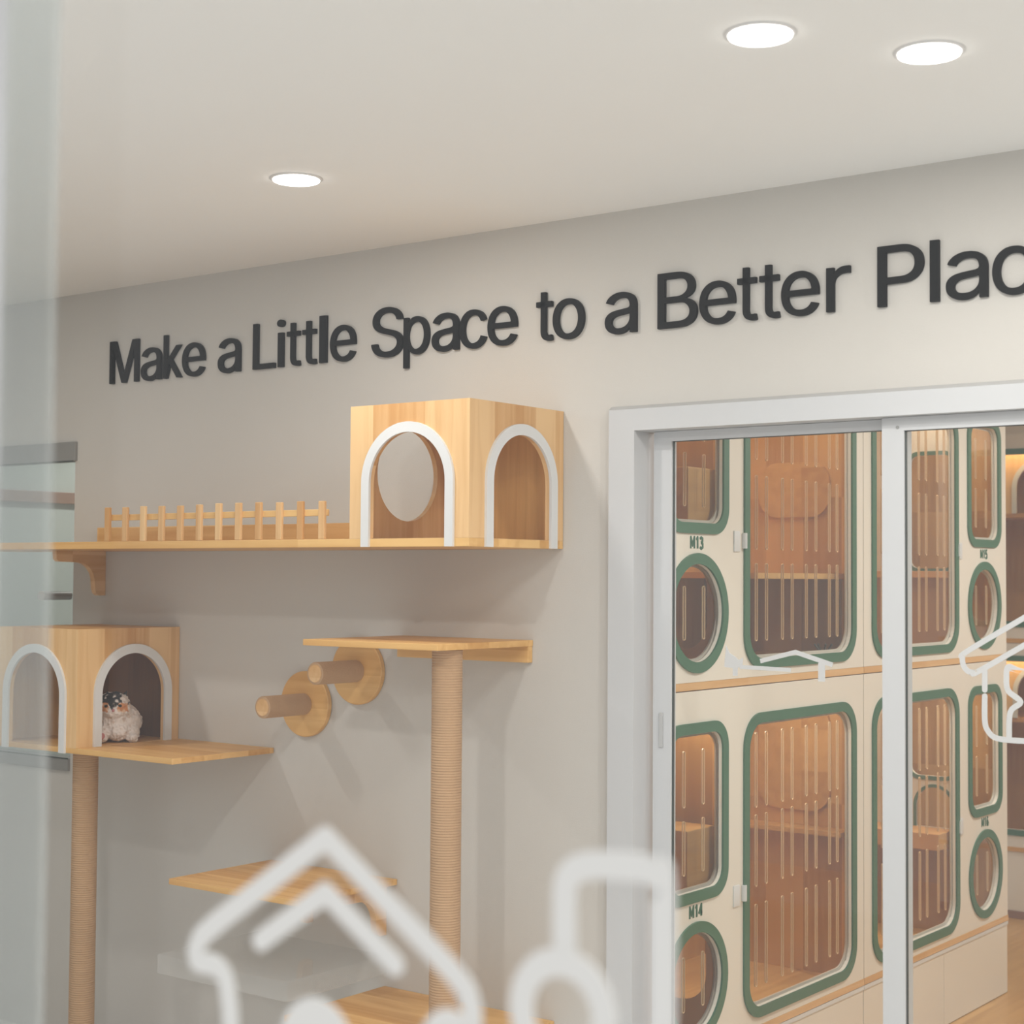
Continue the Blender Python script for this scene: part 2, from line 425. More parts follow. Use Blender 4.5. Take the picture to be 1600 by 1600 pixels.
# ------------------------------------------------------------------ lettering outlines and sticker lines (metres on their planes)
GLYPH = {"M":[[[60,0],[60,509],[160,509],[314,92],[468,509],[568,509],[568,0],[503,0],[503,415],[347,0],[281,0],[125,415],[125,0]]],"a":[[[160,-9],[146,-8],[132,-6],[119,-4],[106,0],[94,5],[83,11],[73,18],[63,26],[55,35],[48,45],[41,55],[37,67],[33,80],[31,93],[30,108],[31,120],[32,132],[35,143],[39,152],[43,161],[49,169],[55,176],[62,182],[69,188],[78,193],[86,198],[95,202],[105,205],[115,208],[125,211],[136,213],[146,215],[157,217],[168,218],[178,220],[234,227],[242,228],[249,229],[255,231],[261,233],[265,235],[269,238],[272,241],[274,245],[275,249],[276,255],[275,266],[274,274],[272,282],[270,290],[267,297],[263,303],[258,309],[253,314],[247,318],[240,322],[232,325],[224,328],[215,329],[206,330],[196,331],[185,330],[175,329],[166,328],[157,325],[149,322],[142,319],[135,315],[128,310],[123,306],[118,301],[113,296],[109,290],[105,285],[102,279],[100,274],[41,291],[47,304],[53,317],[61,328],[69,337],[79,346],[88,354],[99,360],[110,366],[121,371],[133,375],[145,379],[157,381],[169,383],[182,384],[194,384],[202,384],[211,384],[220,383],[229,381],[239,379],[249,377],[258,374],[268,370],[277,366],[286,360],[294,354],[302,347],[310,339],[316,330],[322,320],[327,309],[331,297],[334,283],[336,268],[337,251],[337,0],[277,0],[277,52],[272,52],[270,47],[266,41],[262,36],[257,30],[252,25],[246,19],[239,14],[232,9],[224,5],[215,1],[206,-2],[195,-5],[184,-7],[172,-8]],
[[170,45],[184,46],[196,48],[207,50],[218,54],[228,59],[237,64],[245,71],[252,78],[258,85],[263,93],[268,102],[271,111],[274,119],[275,129],[276,138],[276,190],[274,188],[271,186],[268,185],[264,183],[259,182],[254,181],[249,179],[243,178],[238,177],[231,176],[200,171],[175,168],[167,167],[158,165],[150,163],[142,161],[134,159],[127,156],[120,152],[114,148],[108,144],[103,139],[99,134],[96,128],[94,121],[92,113],[92,105],[92,97],[93,90],[95,84],[98,78],[102,72],[106,67],[111,63],[117,59],[123,55],[130,52],[137,50],[145,48],[153,47],[161,46]]],"k":[[[110,137],[110,212],[121,212],[284,379],[360,379],[184,199],[177,199]],
[[53,0],[53,509],[114,509],[114,0]],
[[294,0],[148,186],[191,229],[372,0]]],"e":[[[212,-8],[191,-7],[170,-4],[151,1],[133,8],[117,16],[102,27],[88,39],[76,53],[65,68],[56,85],[48,103],[42,122],[38,143],[35,164],[34,187],[35,210],[38,231],[42,252],[48,271],[55,290],[64,307],[75,322],[87,336],[100,349],[115,359],[131,368],[148,375],[166,380],[185,383],[205,384],[218,384],[230,383],[242,381],[254,378],[266,374],[277,369],[289,364],[299,357],[309,349],[319,341],[328,331],[337,321],[344,309],[351,296],[357,282],[362,267],[366,250],[369,233],[371,214],[371,194],[371,169],[97,169],[97,161],[98,146],[101,132],[105,118],[110,106],[117,95],[124,85],[132,76],[141,68],[151,61],[162,56],[173,52],[186,49],[199,47],[212,46],[221,46],[230,47],[238,48],[246,50],[254,53],[261,56],[268,59],[274,63],[280,68],[285,73],[290,78],[295,84],[299,91],[303,98],[306,105],[365,91],[361,79],[356,68],[350,58],[343,48],[335,39],[326,31],[316,23],[306,16],[295,10],[283,4],[270,0],[256,-4],[242,-6],[227,-8]],
[[98,221],[308,221],[308,231],[305,244],[302,257],[298,269],[292,280],[286,290],[279,299],[271,307],[263,314],[253,320],[242,324],[231,328],[218,329],[205,330],[192,329],[179,327],[167,324],[156,319],[146,313],[137,306],[129,298],[121,290],[115,280],[109,270],[104,259],[101,247],[98,235],[96,223]]],"L":[[[60,0],[60,509],[125,509],[125,57],[361,57],[361,0]]],"i":[[[53,0],[53,379],[114,379],[114,0]],
[[84,443],[77,443],[71,445],[65,447],[59,450],[54,455],[49,460],[46,465],[43,471],[42,477],[41,483],[42,490],[43,496],[46,502],[49,507],[54,512],[59,516],[65,519],[71,522],[77,523],[84,524],[91,523],[97,522],[103,519],[109,516],[114,512],[118,507],[122,502],[124,496],[126,490],[126,483],[126,477],[124,471],[122,465],[118,460],[114,455],[109,450],[103,447],[97,445],[91,443]]],"t":[[[204,379],[204,327],[6,327],[6,379]],
[[65,471],[126,471],[126,98],[126,88],[128,80],[130,73],[132,66],[136,61],[141,57],[146,54],[153,52],[161,50],[170,50],[185,51],[202,54],[213,2],[209,1],[205,0],[201,-1],[197,-2],[192,-3],[187,-3],[182,-4],[178,-4],[173,-4],[168,-4],[150,-3],[133,0],[117,5],[104,12],[92,21],[82,32],[75,45],[69,59],[66,75],[65,93]]],"l":[[[53,0],[110,0],[110,509],[53,509]]],"S":[[[224,-9],[202,-8],[182,-6],[162,-2],[144,3],[128,9],[112,17],[98,26],[85,36],[74,48],[64,60],[56,74],[49,88],[44,103],[40,120],[38,137],[104,137],[106,125],[109,115],[112,105],[117,96],[123,88],[130,80],[138,74],[147,68],[156,63],[166,59],[177,55],[188,53],[200,51],[212,50],[224,49],[237,50],[250,51],[263,53],[275,56],[286,60],[296,65],[306,71],[315,77],[323,84],[329,92],[335,100],[340,109],[343,119],[345,129],[346,139],[345,149],[343,157],[341,165],[337,172],[332,179],[326,185],[320,190],[313,195],[305,200],[296,205],[287,208],[277,212],[267,216],[256,219],[245,222],[184,239],[160,247],[138,256],[118,266],[101,277],[86,289],[74,303],[64,318],[57,335],[53,353],[52,372],[53,389],[56,405],[60,420],[67,434],[75,448],[85,460],[96,471],[109,481],[122,490],[138,498],[154,504],[171,509],[189,513],[208,515],[227,516],[247,515],[266,513],[283,509],[300,504],[316,498],[331,490],[344,481],[357,471],[367,461],[377,449],[385,436],[392,422],[396,408],[399,393],[401,378],[337,378],[335,393],[330,406],[323,418],[313,428],[302,437],[289,445],[275,451],[259,455],[243,458],[225,459],[212,458],[200,457],[188,455],[178,452],[167,448],[158,443],[149,438],[141,432],[135,425],[129,418],[124,411],[120,402],[117,394],[116,385],[115,376],[116,366],[118,356],[121,348],[125,340],[131,334],[138,327],[145,322],[152,317],[161,312],[169,308],[178,305],[187,301],[196,298],[204,296],[212,293],[264,279],[273,277],[282,274],[292,271],[302,267],[312,264],[321,259],[331,255],[341,249],[350,244],[359,238],[367,231],[375,224],[382,215],[389,207],[395,198],[399,187],[403,177],[406,165],[408,152],[408,139],[407,122],[405,107],[400,92],[394,77],[386,64],[377,51],[366,39],[353,28],[339,19],[323,11],[306,4],[288,-2],[268,-6],[246,-8]]],"p":[[[53,-143],[53,379],[112,379],[112,319],[118,319],[121,324],[124,329],[128,334],[133,340],[137,346],[143,352],[149,357],[155,363],[163,368],[171,373],[181,377],[191,380],[203,383],[215,384],[229,384],[248,383],[265,381],[282,376],[298,369],[313,361],[327,350],[339,338],[351,325],[361,309],[370,293],[377,274],[383,255],[387,234],[389,212],[390,189],[389,165],[387,143],[383,122],[377,103],[370,84],[361,68],[351,52],[340,39],[327,27],[313,16],[298,7],[282,1],[266,-4],[248,-7],[229,-8],[216,-8],[204,-6],[192,-4],[182,-1],[173,4],[164,9],[156,14],[150,19],[143,25],[138,31],[133,37],[129,43],[125,49],[121,54],[118,59],[114,59],[114,-143]],
[[220,47],[234,48],[247,50],[258,54],[269,59],[279,66],[289,74],[297,83],[304,93],[310,104],[316,117],[320,130],[324,144],[326,158],[328,174],[328,189],[328,205],[326,220],[324,234],[320,248],[316,261],[311,273],[304,284],[297,294],[289,303],[280,311],[270,318],[259,323],[247,327],[234,329],[220,330],[207,329],[194,327],[182,323],[171,318],[161,312],[152,304],[144,296],[137,286],[130,275],[125,263],[121,250],[117,236],[115,221],[113,206],[113,189],[113,173],[115,157],[117,142],[121,128],[125,115],[131,103],[137,92],[144,82],[152,73],[162,65],[172,58],[183,53],[194,50],[207,47]]],"c":[[[207,-8],[187,-7],[168,-4],[150,1],[133,8],[117,16],[102,27],[88,39],[76,53],[65,68],[56,85],[48,103],[42,123],[38,143],[35,165],[34,187],[35,211],[38,233],[42,253],[48,273],[56,291],[65,308],[76,323],[88,337],[102,349],[117,360],[133,369],[150,376],[168,380],[187,383],[207,384],[218,384],[229,383],[240,382],[250,380],[260,377],[270,374],[279,370],[288,366],[297,361],[305,356],[313,350],[320,344],[327,337],[334,330],[340,322],[345,314],[350,305],[355,296],[358,287],[362,277],[303,262],[301,268],[299,273],[296,279],[294,284],[290,289],[287,294],[283,299],[279,303],[275,307],[270,311],[265,314],[260,317],[254,320],[248,323],[242,325],[236,327],[229,328],[222,329],[215,330],[207,330],[193,329],[179,327],[167,323],[155,317],[145,310],[136,302],[127,292],[120,282],[114,271],[108,258],[104,245],[101,231],[98,217],[97,203],[96,187],[97,173],[98,158],[101,144],[104,131],[108,117],[114,105],[120,94],[127,83],[136,74],[145,66],[155,59],[167,53],[179,50],[193,47],[207,46],[215,47],[222,47],[229,48],[236,50],[243,52],[249,54],[255,56],[260,59],[266,62],[271,66],[276,70],[280,74],[284,79],[288,83],[292,89],[295,94],[298,99],[300,105],[302,111],[304,117],[363,102],[360,92],[356,83],[352,73],[347,65],[341,56],[335,48],[329,41],[322,34],[314,27],[306,21],[298,16],[289,11],[280,6],[271,3],[261,-1],[251,-3],[240,-5],[229,-7],[218,-8]]],"o":[[[207,-8],[187,-7],[168,-4],[150,1],[133,8],[117,16],[102,27],[88,39],[76,53],[65,68],[56,85],[48,103],[42,123],[38,143],[35,165],[34,187],[35,211],[38,233],[42,253],[48,273],[56,291],[65,308],[76,323],[88,337],[102,349],[117,360],[133,369],[150,376],[168,380],[187,383],[207,384],[228,383],[247,380],[265,376],[282,369],[299,360],[314,349],[327,337],[339,323],[350,308],[359,291],[367,273],[373,253],[378,233],[380,211],[381,187],[380,165],[378,143],[373,123],[367,103],[359,85],[350,68],[339,53],[327,39],[314,27],[299,16],[282,8],[265,1],[247,-4],[228,-7]],
[[207,46],[222,47],[236,50],[248,53],[260,59],[270,66],[280,74],[288,83],[295,94],[302,105],[307,117],[311,131],[315,144],[317,158],[319,173],[319,187],[319,202],[317,217],[315,231],[311,245],[307,258],[302,271],[295,282],[288,292],[280,302],[270,310],[260,317],[248,323],[236,327],[222,329],[207,330],[193,329],[179,327],[167,323],[155,317],[145,310],[136,302],[127,292],[120,282],[114,271],[108,258],[104,245],[101,231],[98,217],[97,203],[96,187],[97,173],[98,158],[101,144],[104,131],[108,117],[114,105],[120,94],[127,83],[136,74],[145,66],[155,59],[167,53],[179,50],[193,47]]],"B":[[[60,0],[60,509],[241,509],[261,508],[280,506],[298,502],[314,497],[329,491],[342,483],[354,474],[364,464],[373,454],[381,442],[387,429],[392,416],[395,403],[397,389],[398,374],[398,361],[396,350],[394,339],[391,329],[387,320],[382,312],[376,304],[370,298],[364,291],[356,286],[349,281],[341,277],[332,273],[324,269],[315,267],[315,262],[325,261],[334,259],[344,255],[354,251],[363,245],[372,239],[381,231],[389,223],[396,214],[402,203],[408,192],[412,179],[415,166],[417,152],[418,136],[417,121],[415,107],[411,93],[407,79],[400,67],[392,55],[383,44],[372,34],[359,26],[344,18],[328,11],[311,6],[291,3],[270,1],[247,0]],
[[125,57],[245,57],[267,58],[287,61],[304,65],[318,72],[330,80],[339,89],[346,100],[351,111],[354,123],[355,137],[355,147],[353,157],[351,166],[347,175],[342,184],[337,192],[330,200],[323,206],[315,213],[306,218],[296,223],[285,226],[273,229],[261,230],[248,231],[125,231]],
[[125,285],[238,285],[249,286],[259,287],[269,289],[279,292],[288,296],[297,301],[304,306],[311,312],[318,319],[323,326],[328,334],[331,343],[334,352],[335,362],[336,372],[335,385],[332,397],[328,409],[321,419],[313,429],[302,437],[290,443],[275,448],[259,451],[240,452],[125,452]]],"r":[[[53,0],[53,379],[112,379],[112,321],[115,321],[120,332],[126,342],[134,351],[142,360],[152,367],[163,374],[175,378],[187,382],[200,384],[213,385],[229,384],[243,384],[243,322],[230,324],[226,325],[221,325],[216,325],[212,326],[207,326],[196,325],[186,324],[177,322],[168,319],[159,315],[151,310],[144,304],[137,298],[131,291],[126,284],[121,275],[118,267],[116,257],[114,247],[114,237],[114,0]]],"P":[[[60,0],[60,509],[235,509],[258,508],[279,505],[298,501],[316,495],[332,487],[347,478],[360,468],[371,456],[381,444],[390,430],[397,415],[402,399],[406,383],[408,365],[409,348],[408,330],[406,313],[402,296],[397,280],[390,265],[381,251],[371,239],[360,227],[347,216],[332,207],[316,199],[298,193],[279,189],[258,187],[235,186],[125,186],[125,0]],
[[125,242],[233,242],[248,243],[262,245],[275,247],[287,251],[297,256],[306,262],[315,269],[322,276],[328,284],[333,294],[337,303],[340,314],[343,325],[344,336],[344,348],[344,359],[343,371],[340,382],[337,392],[333,402],[328,411],[322,419],[315,426],[306,433],[297,439],[286,443],[275,447],[262,450],[248,451],[232,452],[125,452]]]}
LETTERS = [('M', -4.481999999999999, -4.336, 'black raised capital letter M in the word Make', None),
('a', -4.319999999999999, -4.221, 'black raised letter a in the word Make', None),
('k', -4.207, -4.12, 'black raised letter k in the word Make', None),
('e', -4.114999999999999, -4.0089999999999995, 'black raised letter e in the word Make', None),
('a', -3.944, -3.843, 'black raised letter a standing alone between the words Make and Little', None),
('L', -3.783, -3.687, 'black raised capital letter L in the word Little', None),
('i', -3.676, -3.646, 'black raised letter i in the word Little', None),
('t', -3.633, -3.577, 'black raised letter t, first t in the word Little', None),
('t', -3.5660000000000003, -3.508, 'black raised letter t, second t in the word Little', None),
('l', -3.4930000000000003, -3.465, 'black raised letter l in the word Little', None),
('e', -3.448, -3.3449999999999998, 'black raised letter e in the word Little', None),
('S', -3.279, -3.157, 'black raised capital letter S in the word Space', None),
('p', -3.152, -3.056, 'black raised letter p in the word Space', None),
('a', -3.044, -2.945, 'black raised letter a in the word Space', None),
('c', -2.9410000000000003, -2.846, 'black raised letter c in the word Space', None),
('e', -2.839, -2.737, 'black raised letter e in the word Space', None),
('t', -2.668, -2.614, 'black raised letter t in the word to', None),
('o', -2.612, -2.509, 'black raised letter o in the word to', None),
('a', -2.44, -2.3409999999999997, 'black raised letter a standing alone between the words to and Better', None),
('B', -2.274, -2.1559999999999997, 'black raised capital letter B in the word Better', None),
('e', -2.148, -2.044, 'black raised letter e, first e in the word Better', None),
('t', -2.037, -1.9820000000000002, 'black raised letter t, first t in the word Better', None),
('t', -1.9740000000000002, -1.9180000000000001, 'black raised letter t, second t in the word Better', None),
('e', -1.913, -1.8110000000000002, 'black raised letter e, second e in the word Better', None),
('r', -1.79, -1.7280000000000002, 'black raised letter r in the word Better', None),
('P', -1.6560000000000001, -1.54, 'black raised capital letter P in the word Place', None),
('l', -1.524, -1.502, 'black raised letter l in the word Place', None),
('a', -1.485, -1.385, 'black raised letter a in the word Place', None),
('c', -1.374, -1.2770000000000001, 'black raised letter c in the word Place', None)]
DEC = {'house': [(-0.845, 1.25), (-0.8455, 1.289), (-0.8482, 1.3078), (-0.8521, 1.3204), (-0.8607, 1.3266), (-0.8766, 1.3268), (-0.8829, 1.3292), (-0.8806, 1.3379), (-0.8746, 1.3471), (-0.8625, 1.3554), (-0.7577, 1.426), (-0.6482, 1.3541), (-0.6367, 1.3441), (-0.6328, 1.3345), (-0.6325, 1.2854)], 'chev': [(-0.8172, 1.35), (-0.7571, 1.3898), (-0.6956, 1.3516)], 'hook': [(-0.5633, 1.3751), (-0.5636, 1.4113), (-0.5614, 1.422), (-0.5531, 1.429), (-0.5369, 1.4323), (-0.5104, 1.4337), (-0.4997, 1.4306), (-0.4958, 1.4213), (-0.4954, 1.2922)], 's1': [[[(-1.9995, 1.3904), (-1.901, 1.4162), (-1.8002, 1.3883)], 0.0115], [[(-1.8294, 1.3919), (-1.8295, 1.3464)], 0.0185], [[(-2.0581, 1.3736), (-1.9134, 1.3713)], 0.01], [[(-2.0711, 1.3764), (-2.071, 1.3504)], 0.014]], 's1poly': [(-2.0972, 1.4277), (-2.1027, 1.3719), (-2.0673, 1.3684), (-2.05, 1.3786), (-2.048, 1.398), (-2.06, 1.391), (-2.0711, 1.3992), (-2.0879, 1.4084)], 's2': [[(-1.2534, 1.5502), (-1.3117, 1.5147), (-1.4469, 1.4338), (-1.4575, 1.418), (-1.455, 1.401), (-1.446, 1.3895), (-1.432, 1.386), (-1.4167, 1.3908), (-1.2538, 1.4873)], [(-1.4045, 1.3957), (-1.4048, 1.3475)], [(-1.4048, 1.3329), (-1.4051, 1.2789), (-1.3977, 1.2545), (-1.3753, 1.2385), (-1.3132, 1.2368), (-1.2553, 1.2406)], [(-1.2544, 1.3802), (-1.3241, 1.3945), (-1.3492, 1.4022), (-1.3538, 1.376), (-1.3495, 1.3472), (-1.3216, 1.324), (-1.3453, 1.2997), (-1.3485, 1.2388)]]}
BIGS = [0.707, 0.644, 0.543, 0.48, 0.386, 0.32, 0.226, 0.171]

# ------------------------------------------------------------------ room lights (unseen lamps added further along the same ceilings for brightness)
ZC = 2.58
# ------------------------------------------------------------------ the setting
XR = -0.92        # right side of the doorway opening
DX0, DZ = -2.405, 2.035
bm = plate([rect(-6.5, 3.0, 0.0, ZC), rect(-5.55, -4.672, 0.925, 2.05),
            rect(DX0, -0.86, -0.001 + 0.002, DZ)], 0.0, 0.07, 'Y')
struct('wall_back', bm, 'wall')
struct('wall_left', box(-6.6, -6.5, -2.85, 0.07, 0, ZC), 'wall')
struct('wall_right', box(3.0, 3.1, -2.85, 5.0, 0, ZC), 'wall')
struct('wall_front', plate([rect(-6.6, -1.75, 0, ZC), rect(-4.3, -1.95, 0.15, 2.45)], -2.92, -2.85, 'Y'), 'wall')  # left opening added out of view to admit daylight
struct('ceiling', box(-6.6, 3.1, -2.92, 0.0, ZC, ZC + 0.08), 'ceil')
struct('floor', box(-6.6, 3.1, -2.92, 0.07, -0.08, 0), 'floort')
# room behind the sliding door
struct('floor', box(-3.0, 3.1, 0.07, 5.1, -0.08, 0), 'floorw')
struct('ceiling', box(-5.7, 3.1, 0.0, 5.1, ZC, ZC + 0.08), 'ceil')
struct('wall_far', box(-3.6, 3.1, 4.65, 4.75, 0, ZC), 'wall')
struct('wall_inner', box(-3.26, -3.20, 0.07, 4.65, 0, ZC), 'wall')
# small room behind the high window
struct('wall_side', box(-5.66, -5.6, 0.07, 1.9, 0, ZC), 'pale_green_wall')
struct('wall_rear', box(-5.66, -3.26, 1.9, 1.96, 0, ZC), 'pale_green_wall')
struct('floor', box(-5.66, -3.26, 0.07, 1.96, -0.08, 0), 'floort')

# high window in the back wall
f = bmesh.new()
box(-5.55, -4.66, -0.012, 0.05, 1.993, 2.06, 0.002, f)
box(-5.55, -4.672, -0.010, 0.05, 0.913, 0.957, 0.002, f)
wf = struct('window_1', f, 'grey_metal')
g = plate([rect(-5.55, -4.672, 0.957, 1.993)], 0.03, 0.035, 'Y')
obj('window_pane', g, 'green_glass', wf, origin=wloc(wf))
g = bmesh.new()
box(-5.55, -4.672, -0.013, -0.009, 1.990, 1.994, 0, g); box(-5.55, -4.672, -0.013, -0.009, 0.955, 0.959, 0, g)
obj('gasket', g, 'gasket', wf, origin=wloc(wf))

o = obj('wall_rail', box(-5.6, -5.575, 0.10, 1.6, 1.888, 1.935, 0.003), 'brown')
props(o, 'brown wooden rail along the side wall seen through the high window', 'rail')

t = thing('wall_peg', 'small grey round peg with pale end beside the high window', 'peg', (-4.69, 0, 1.522))
obj('shaft', lathe((-4.69, 0.0, 1.522), (-4.69, -0.125, 1.522), [(0.015, 0), (0.015, 0.118)]), 'grey_metal', t, 40)
obj('cap', lathe((-4.69, -0.117, 1.522), (-4.69, -0.125, 1.522), [(0.0165, 0), (0.0165, 0.006), (0.012, 0.010)]), 'white', t, 40)

# ------------------------------------------------------------------ sliding door set in the wall
def casing():
    bm = bmesh.new()
    # architrave, mitred profile: face plus outer bevel
    pr = [(-2.425, 2.054), (-2.350, 1.979)]
    box(-2.413, -2.333, -0.030, 0.0, 0.0, 1.985, 0.0, bm)
    box(-2.413, -0.84, -0.030, 0.0, 1.985, 2.042, 0.0, bm)
    box(-0.92, -0.84, -0.030, 0.0, 0.0, 1.985, 0.0, bm)
    return bm
dr = struct('door_1', casing(), 'upvc')
def P(name, bm, mat, par=dr, sm=None): return obj(name, bm, mat, par, sm, origin=wloc(dr))
# outer sloping bead of the architrave
def bead():
    bm = bmesh.new()
    prof = [(0.0, 0.0), (0.012, -0.030), (0.012, 0.0)]   # (inward offset, y)
    def ring(corner):
        (x, z, dx, dz) = corner
        return [bm.verts.new((x + dx * a, y, z + dz * a)) for a, y in prof]
    R = [ring(c) for c in ((-2.425, 0, 1, 0), (-2.425, 2.054, 1, -1), (-0.828, 2.054, -1, -1), (-0.828, 0, -1, 0))]
    for p, q in zip(R, R[1:]):
        for i in range(3): bm.faces.new([p[i], p[(i + 1) % 3], q[(i + 1) % 3], q[i]])
    return bm
P('architrave_bead', bead(), 'upvc2')
bm = bmesh.new()
box(-2.405, -2.333, 0.0, 0.068, 0, 1.985, 0, bm); box(-0.92, -0.862, 0.0, 0.068, 0, 1.985, 0, bm); box(-2.405, -0.862, 0.0, 0.068, 1.985, 2.034, 0, bm)
P('door_lining', bm, 'upvc')
def sash(x0, x1, y0, y1, st, zt, zb=0.012):
    """one sliding leaf: stiles, rails, gasket, pane"""
    o = [rect(x0, x1, zb, 1.984), rect(x0 + st, x1 - st, 0.12, zt)]
    lf = P('sliding_leaf', plate(o, y0, y1, 'Y'), 'upvc')
    gk = plate([rect(x0 + st - 0.001, x1 - st + 0.001, 0.119, zt + 0.001), rect(x0 + st + 0.0015, x1 - st - 0.0015, 0.1215, zt - 0.0015)], (y0 + y1) / 2 - 0.006, (y0 + y1) / 2 + 0.004, 'Y')
    P('glazing_gasket', gk, 'gasket', lf)
    P('glass_pane', plate([rect(x0 + st + 0.001, x1 - st - 0.001, 0.121, zt - 0.001)], (y0 + y1) / 2 - .002, (y0 + y1) / 2 + .002, 'Y'), 'glass', lf)
    return lf
l1 = sash(-2.312, -1.600, 0.034, 0.058, 0.055, 1.958)
l2 = sash(-1.652, -0.925, 0.004, 0.028, 0.056, 1.952)
bm = bmesh.new(); box(-2.292, -2.280, 0.030, 0.034, 1.155, 1.245, 0.0015, bm)
P('pull_handle', bm, 'upvc2', l1)
P('corner_screw', lathe((-1.612, 0.004, 1.972 - 0.012), (-1.612, 0.001, 1.960), [(0.004, 0), (0.004, 0.002)], 12), 'grey_metal', l2)

# white stickers on the sliding leaves
sk = []
for s in DEC['s1']: sk += stroke(s[0], s[1], False)
sk.append(DEC['s1poly'])
o = obj('window_sticker', decal(sk, 0.0425, 0.0435), 'sticker2')
props(o, 'partly peeled white house outline sticker on the left door pane', 'sticker')
sk = []
for i, s in enumerate(DEC['s2']): sk += stroke(curve_pts(s, 5) if i in (0, 2, 3) else s, 0.0128)
o = obj('window_sticker', decal(sk, 0.0125, 0.0135), 'sticker2')
props(o, 'thin white sticker of a cat inside a house outline on the right door pane', 'sticker')

# ------------------------------------------------------------------ ceiling lamps
def downlight(x, y, label, power, z=ZC):
    t = thing('ceiling_lamp', label, 'ceiling lamp', (x, y, z), 'round recessed ceiling lamps')
    obj('trim_ring', lathe((x, y, z), (x, y, z - 0.01), [(0.066, 0), (0.066, 0.001), (0.063, 0.003), (0.058, 0.004), (0.057, 0.003)], 48), 'white', t, 40)
    obj('diffuser', lathe((x, y, z - 0.005), (x, y, z - 0.0075), [(0.057, 0), (0.057, 0.0015), (0.05, 0.0025)], 48), 'lamp', t, 40)
    l = area('lamp_light', (0, 0, -0.012), (0, 0, 0), 0.11, power, (1.0, 0.975, 0.94), shape='DISK')
    l.parent = t
    return t
downlight(-2.855, -0.764, 'round ceiling lamp on the left, above the wall lettering', 9.5)
downlight(-1.405, -1.057, 'middle of the three lit round ceiling lamps, nearest the top edge', 10)
downlight(-1.20, -0.784, 'rightmost lit round ceiling lamp, near the top right corner', 10)

for x, y, lab in ((-4.6, -1.3, 'added unseen ceiling lamp at the left end of the front room'), (-2.2, -2.2, 'added unseen ceiling lamp close behind the front glass'),
                  (0.2, -1.6, 'added unseen ceiling lamp right of the sliding door, front room'), (1.6, -1.0, 'added unseen ceiling lamp near the right wall of the front room'), (0.4, -0.6, 'added unseen ceiling lamp by the right part of the back wall')):
    downlight(x, y, lab, 13 if x < -3 else 23)  # out-of-view lamps added to raise the front room brightness

# ------------------------------------------------------------------ wall lettering
TZ, TH = 2.2495, 0.1450
for ch, x0, x1, label, grp in LETTERS:
    sp = GLYPH[ch]
    xs = [p[0] for s in sp for p in s]
    a, b = min(xs), max(xs)
    ol = [[(x0 + (p[0] - a) / (b - a) * (x1 - x0), TZ + p[1] / 509 * TH) for p in s] for s in sp]
    o = obj('wall_letter', plate(ol, -0.012, -0.001, 'Y'), 'black')
    props(o, label, 'letter', 'black raised wall letters')

# ------------------------------------------------------------------ walkway shelf with cat house
ZS0, ZS1 = 1.675, 1.697
YF = -0.413
sh = thing('walkway_shelf', 'long pale wooden wall walkway below the lettering, carrying the fence', 'shelf', (-3.6, 0, ZS0))
obj('board', box(-4.95, -2.58, YF, -0.001, ZS0, ZS1, 0.0015), 'woodX', sh)
obj('back_strip', box(-4.52, -2.99, -0.022, -0.001, ZS1, 1.757, 0.0015), 'woodX', sh)
def bracket(x, ztop, parent, dep=0.207, hgt=0.150, th=0.022):
    pts = [(-0.001, ztop), (-dep, ztop), (-dep + 0.002, ztop - 0.028), (-dep + 0.012, ztop - 0.036)]
    pts += [(-0.115, ztop - 0.038)]
    for i in range(1, 9):
        t = i / 8 * PI / 2
        pts.append((-0.115 + 0.068 * math.sin(t), ztop - 0.038 - 0.068 * (1 - math.cos(t))))
    pts += [(-0.045, ztop - 0.128), (-0.040, ztop - 0.142), (-0.028, ztop - hgt), (-0.001, ztop - hgt)]
    return obj('bracket', plate([pts], x - th, x, 'X'), 'woodY', parent)
bracket(-4.497, ZS0, sh)

fe = thing('picket_fence', 'small pale wooden picket fence on the front of the walkway', 'fence', (-3.55, YF + 0.01, ZS1))
N = 13
for i in range(12):
    x = -3.990 + i * (3.990 - 3.094) / 11
    b_ = bmesh.new()
    box(x - 0.011, x + 0.011, YF + 0.001, YF + 0.011, ZS1 + 0.0002, 1.802 + random.uniform(-.002, .002), 0.002, b_)
    obj('slat', b_, 'woodZ', fe)
obj('rail', box(-4.0, -3.083, YF + 0.011, YF + 0.022, 1.761, 1.779, 0.0015), 'woodX', fe)

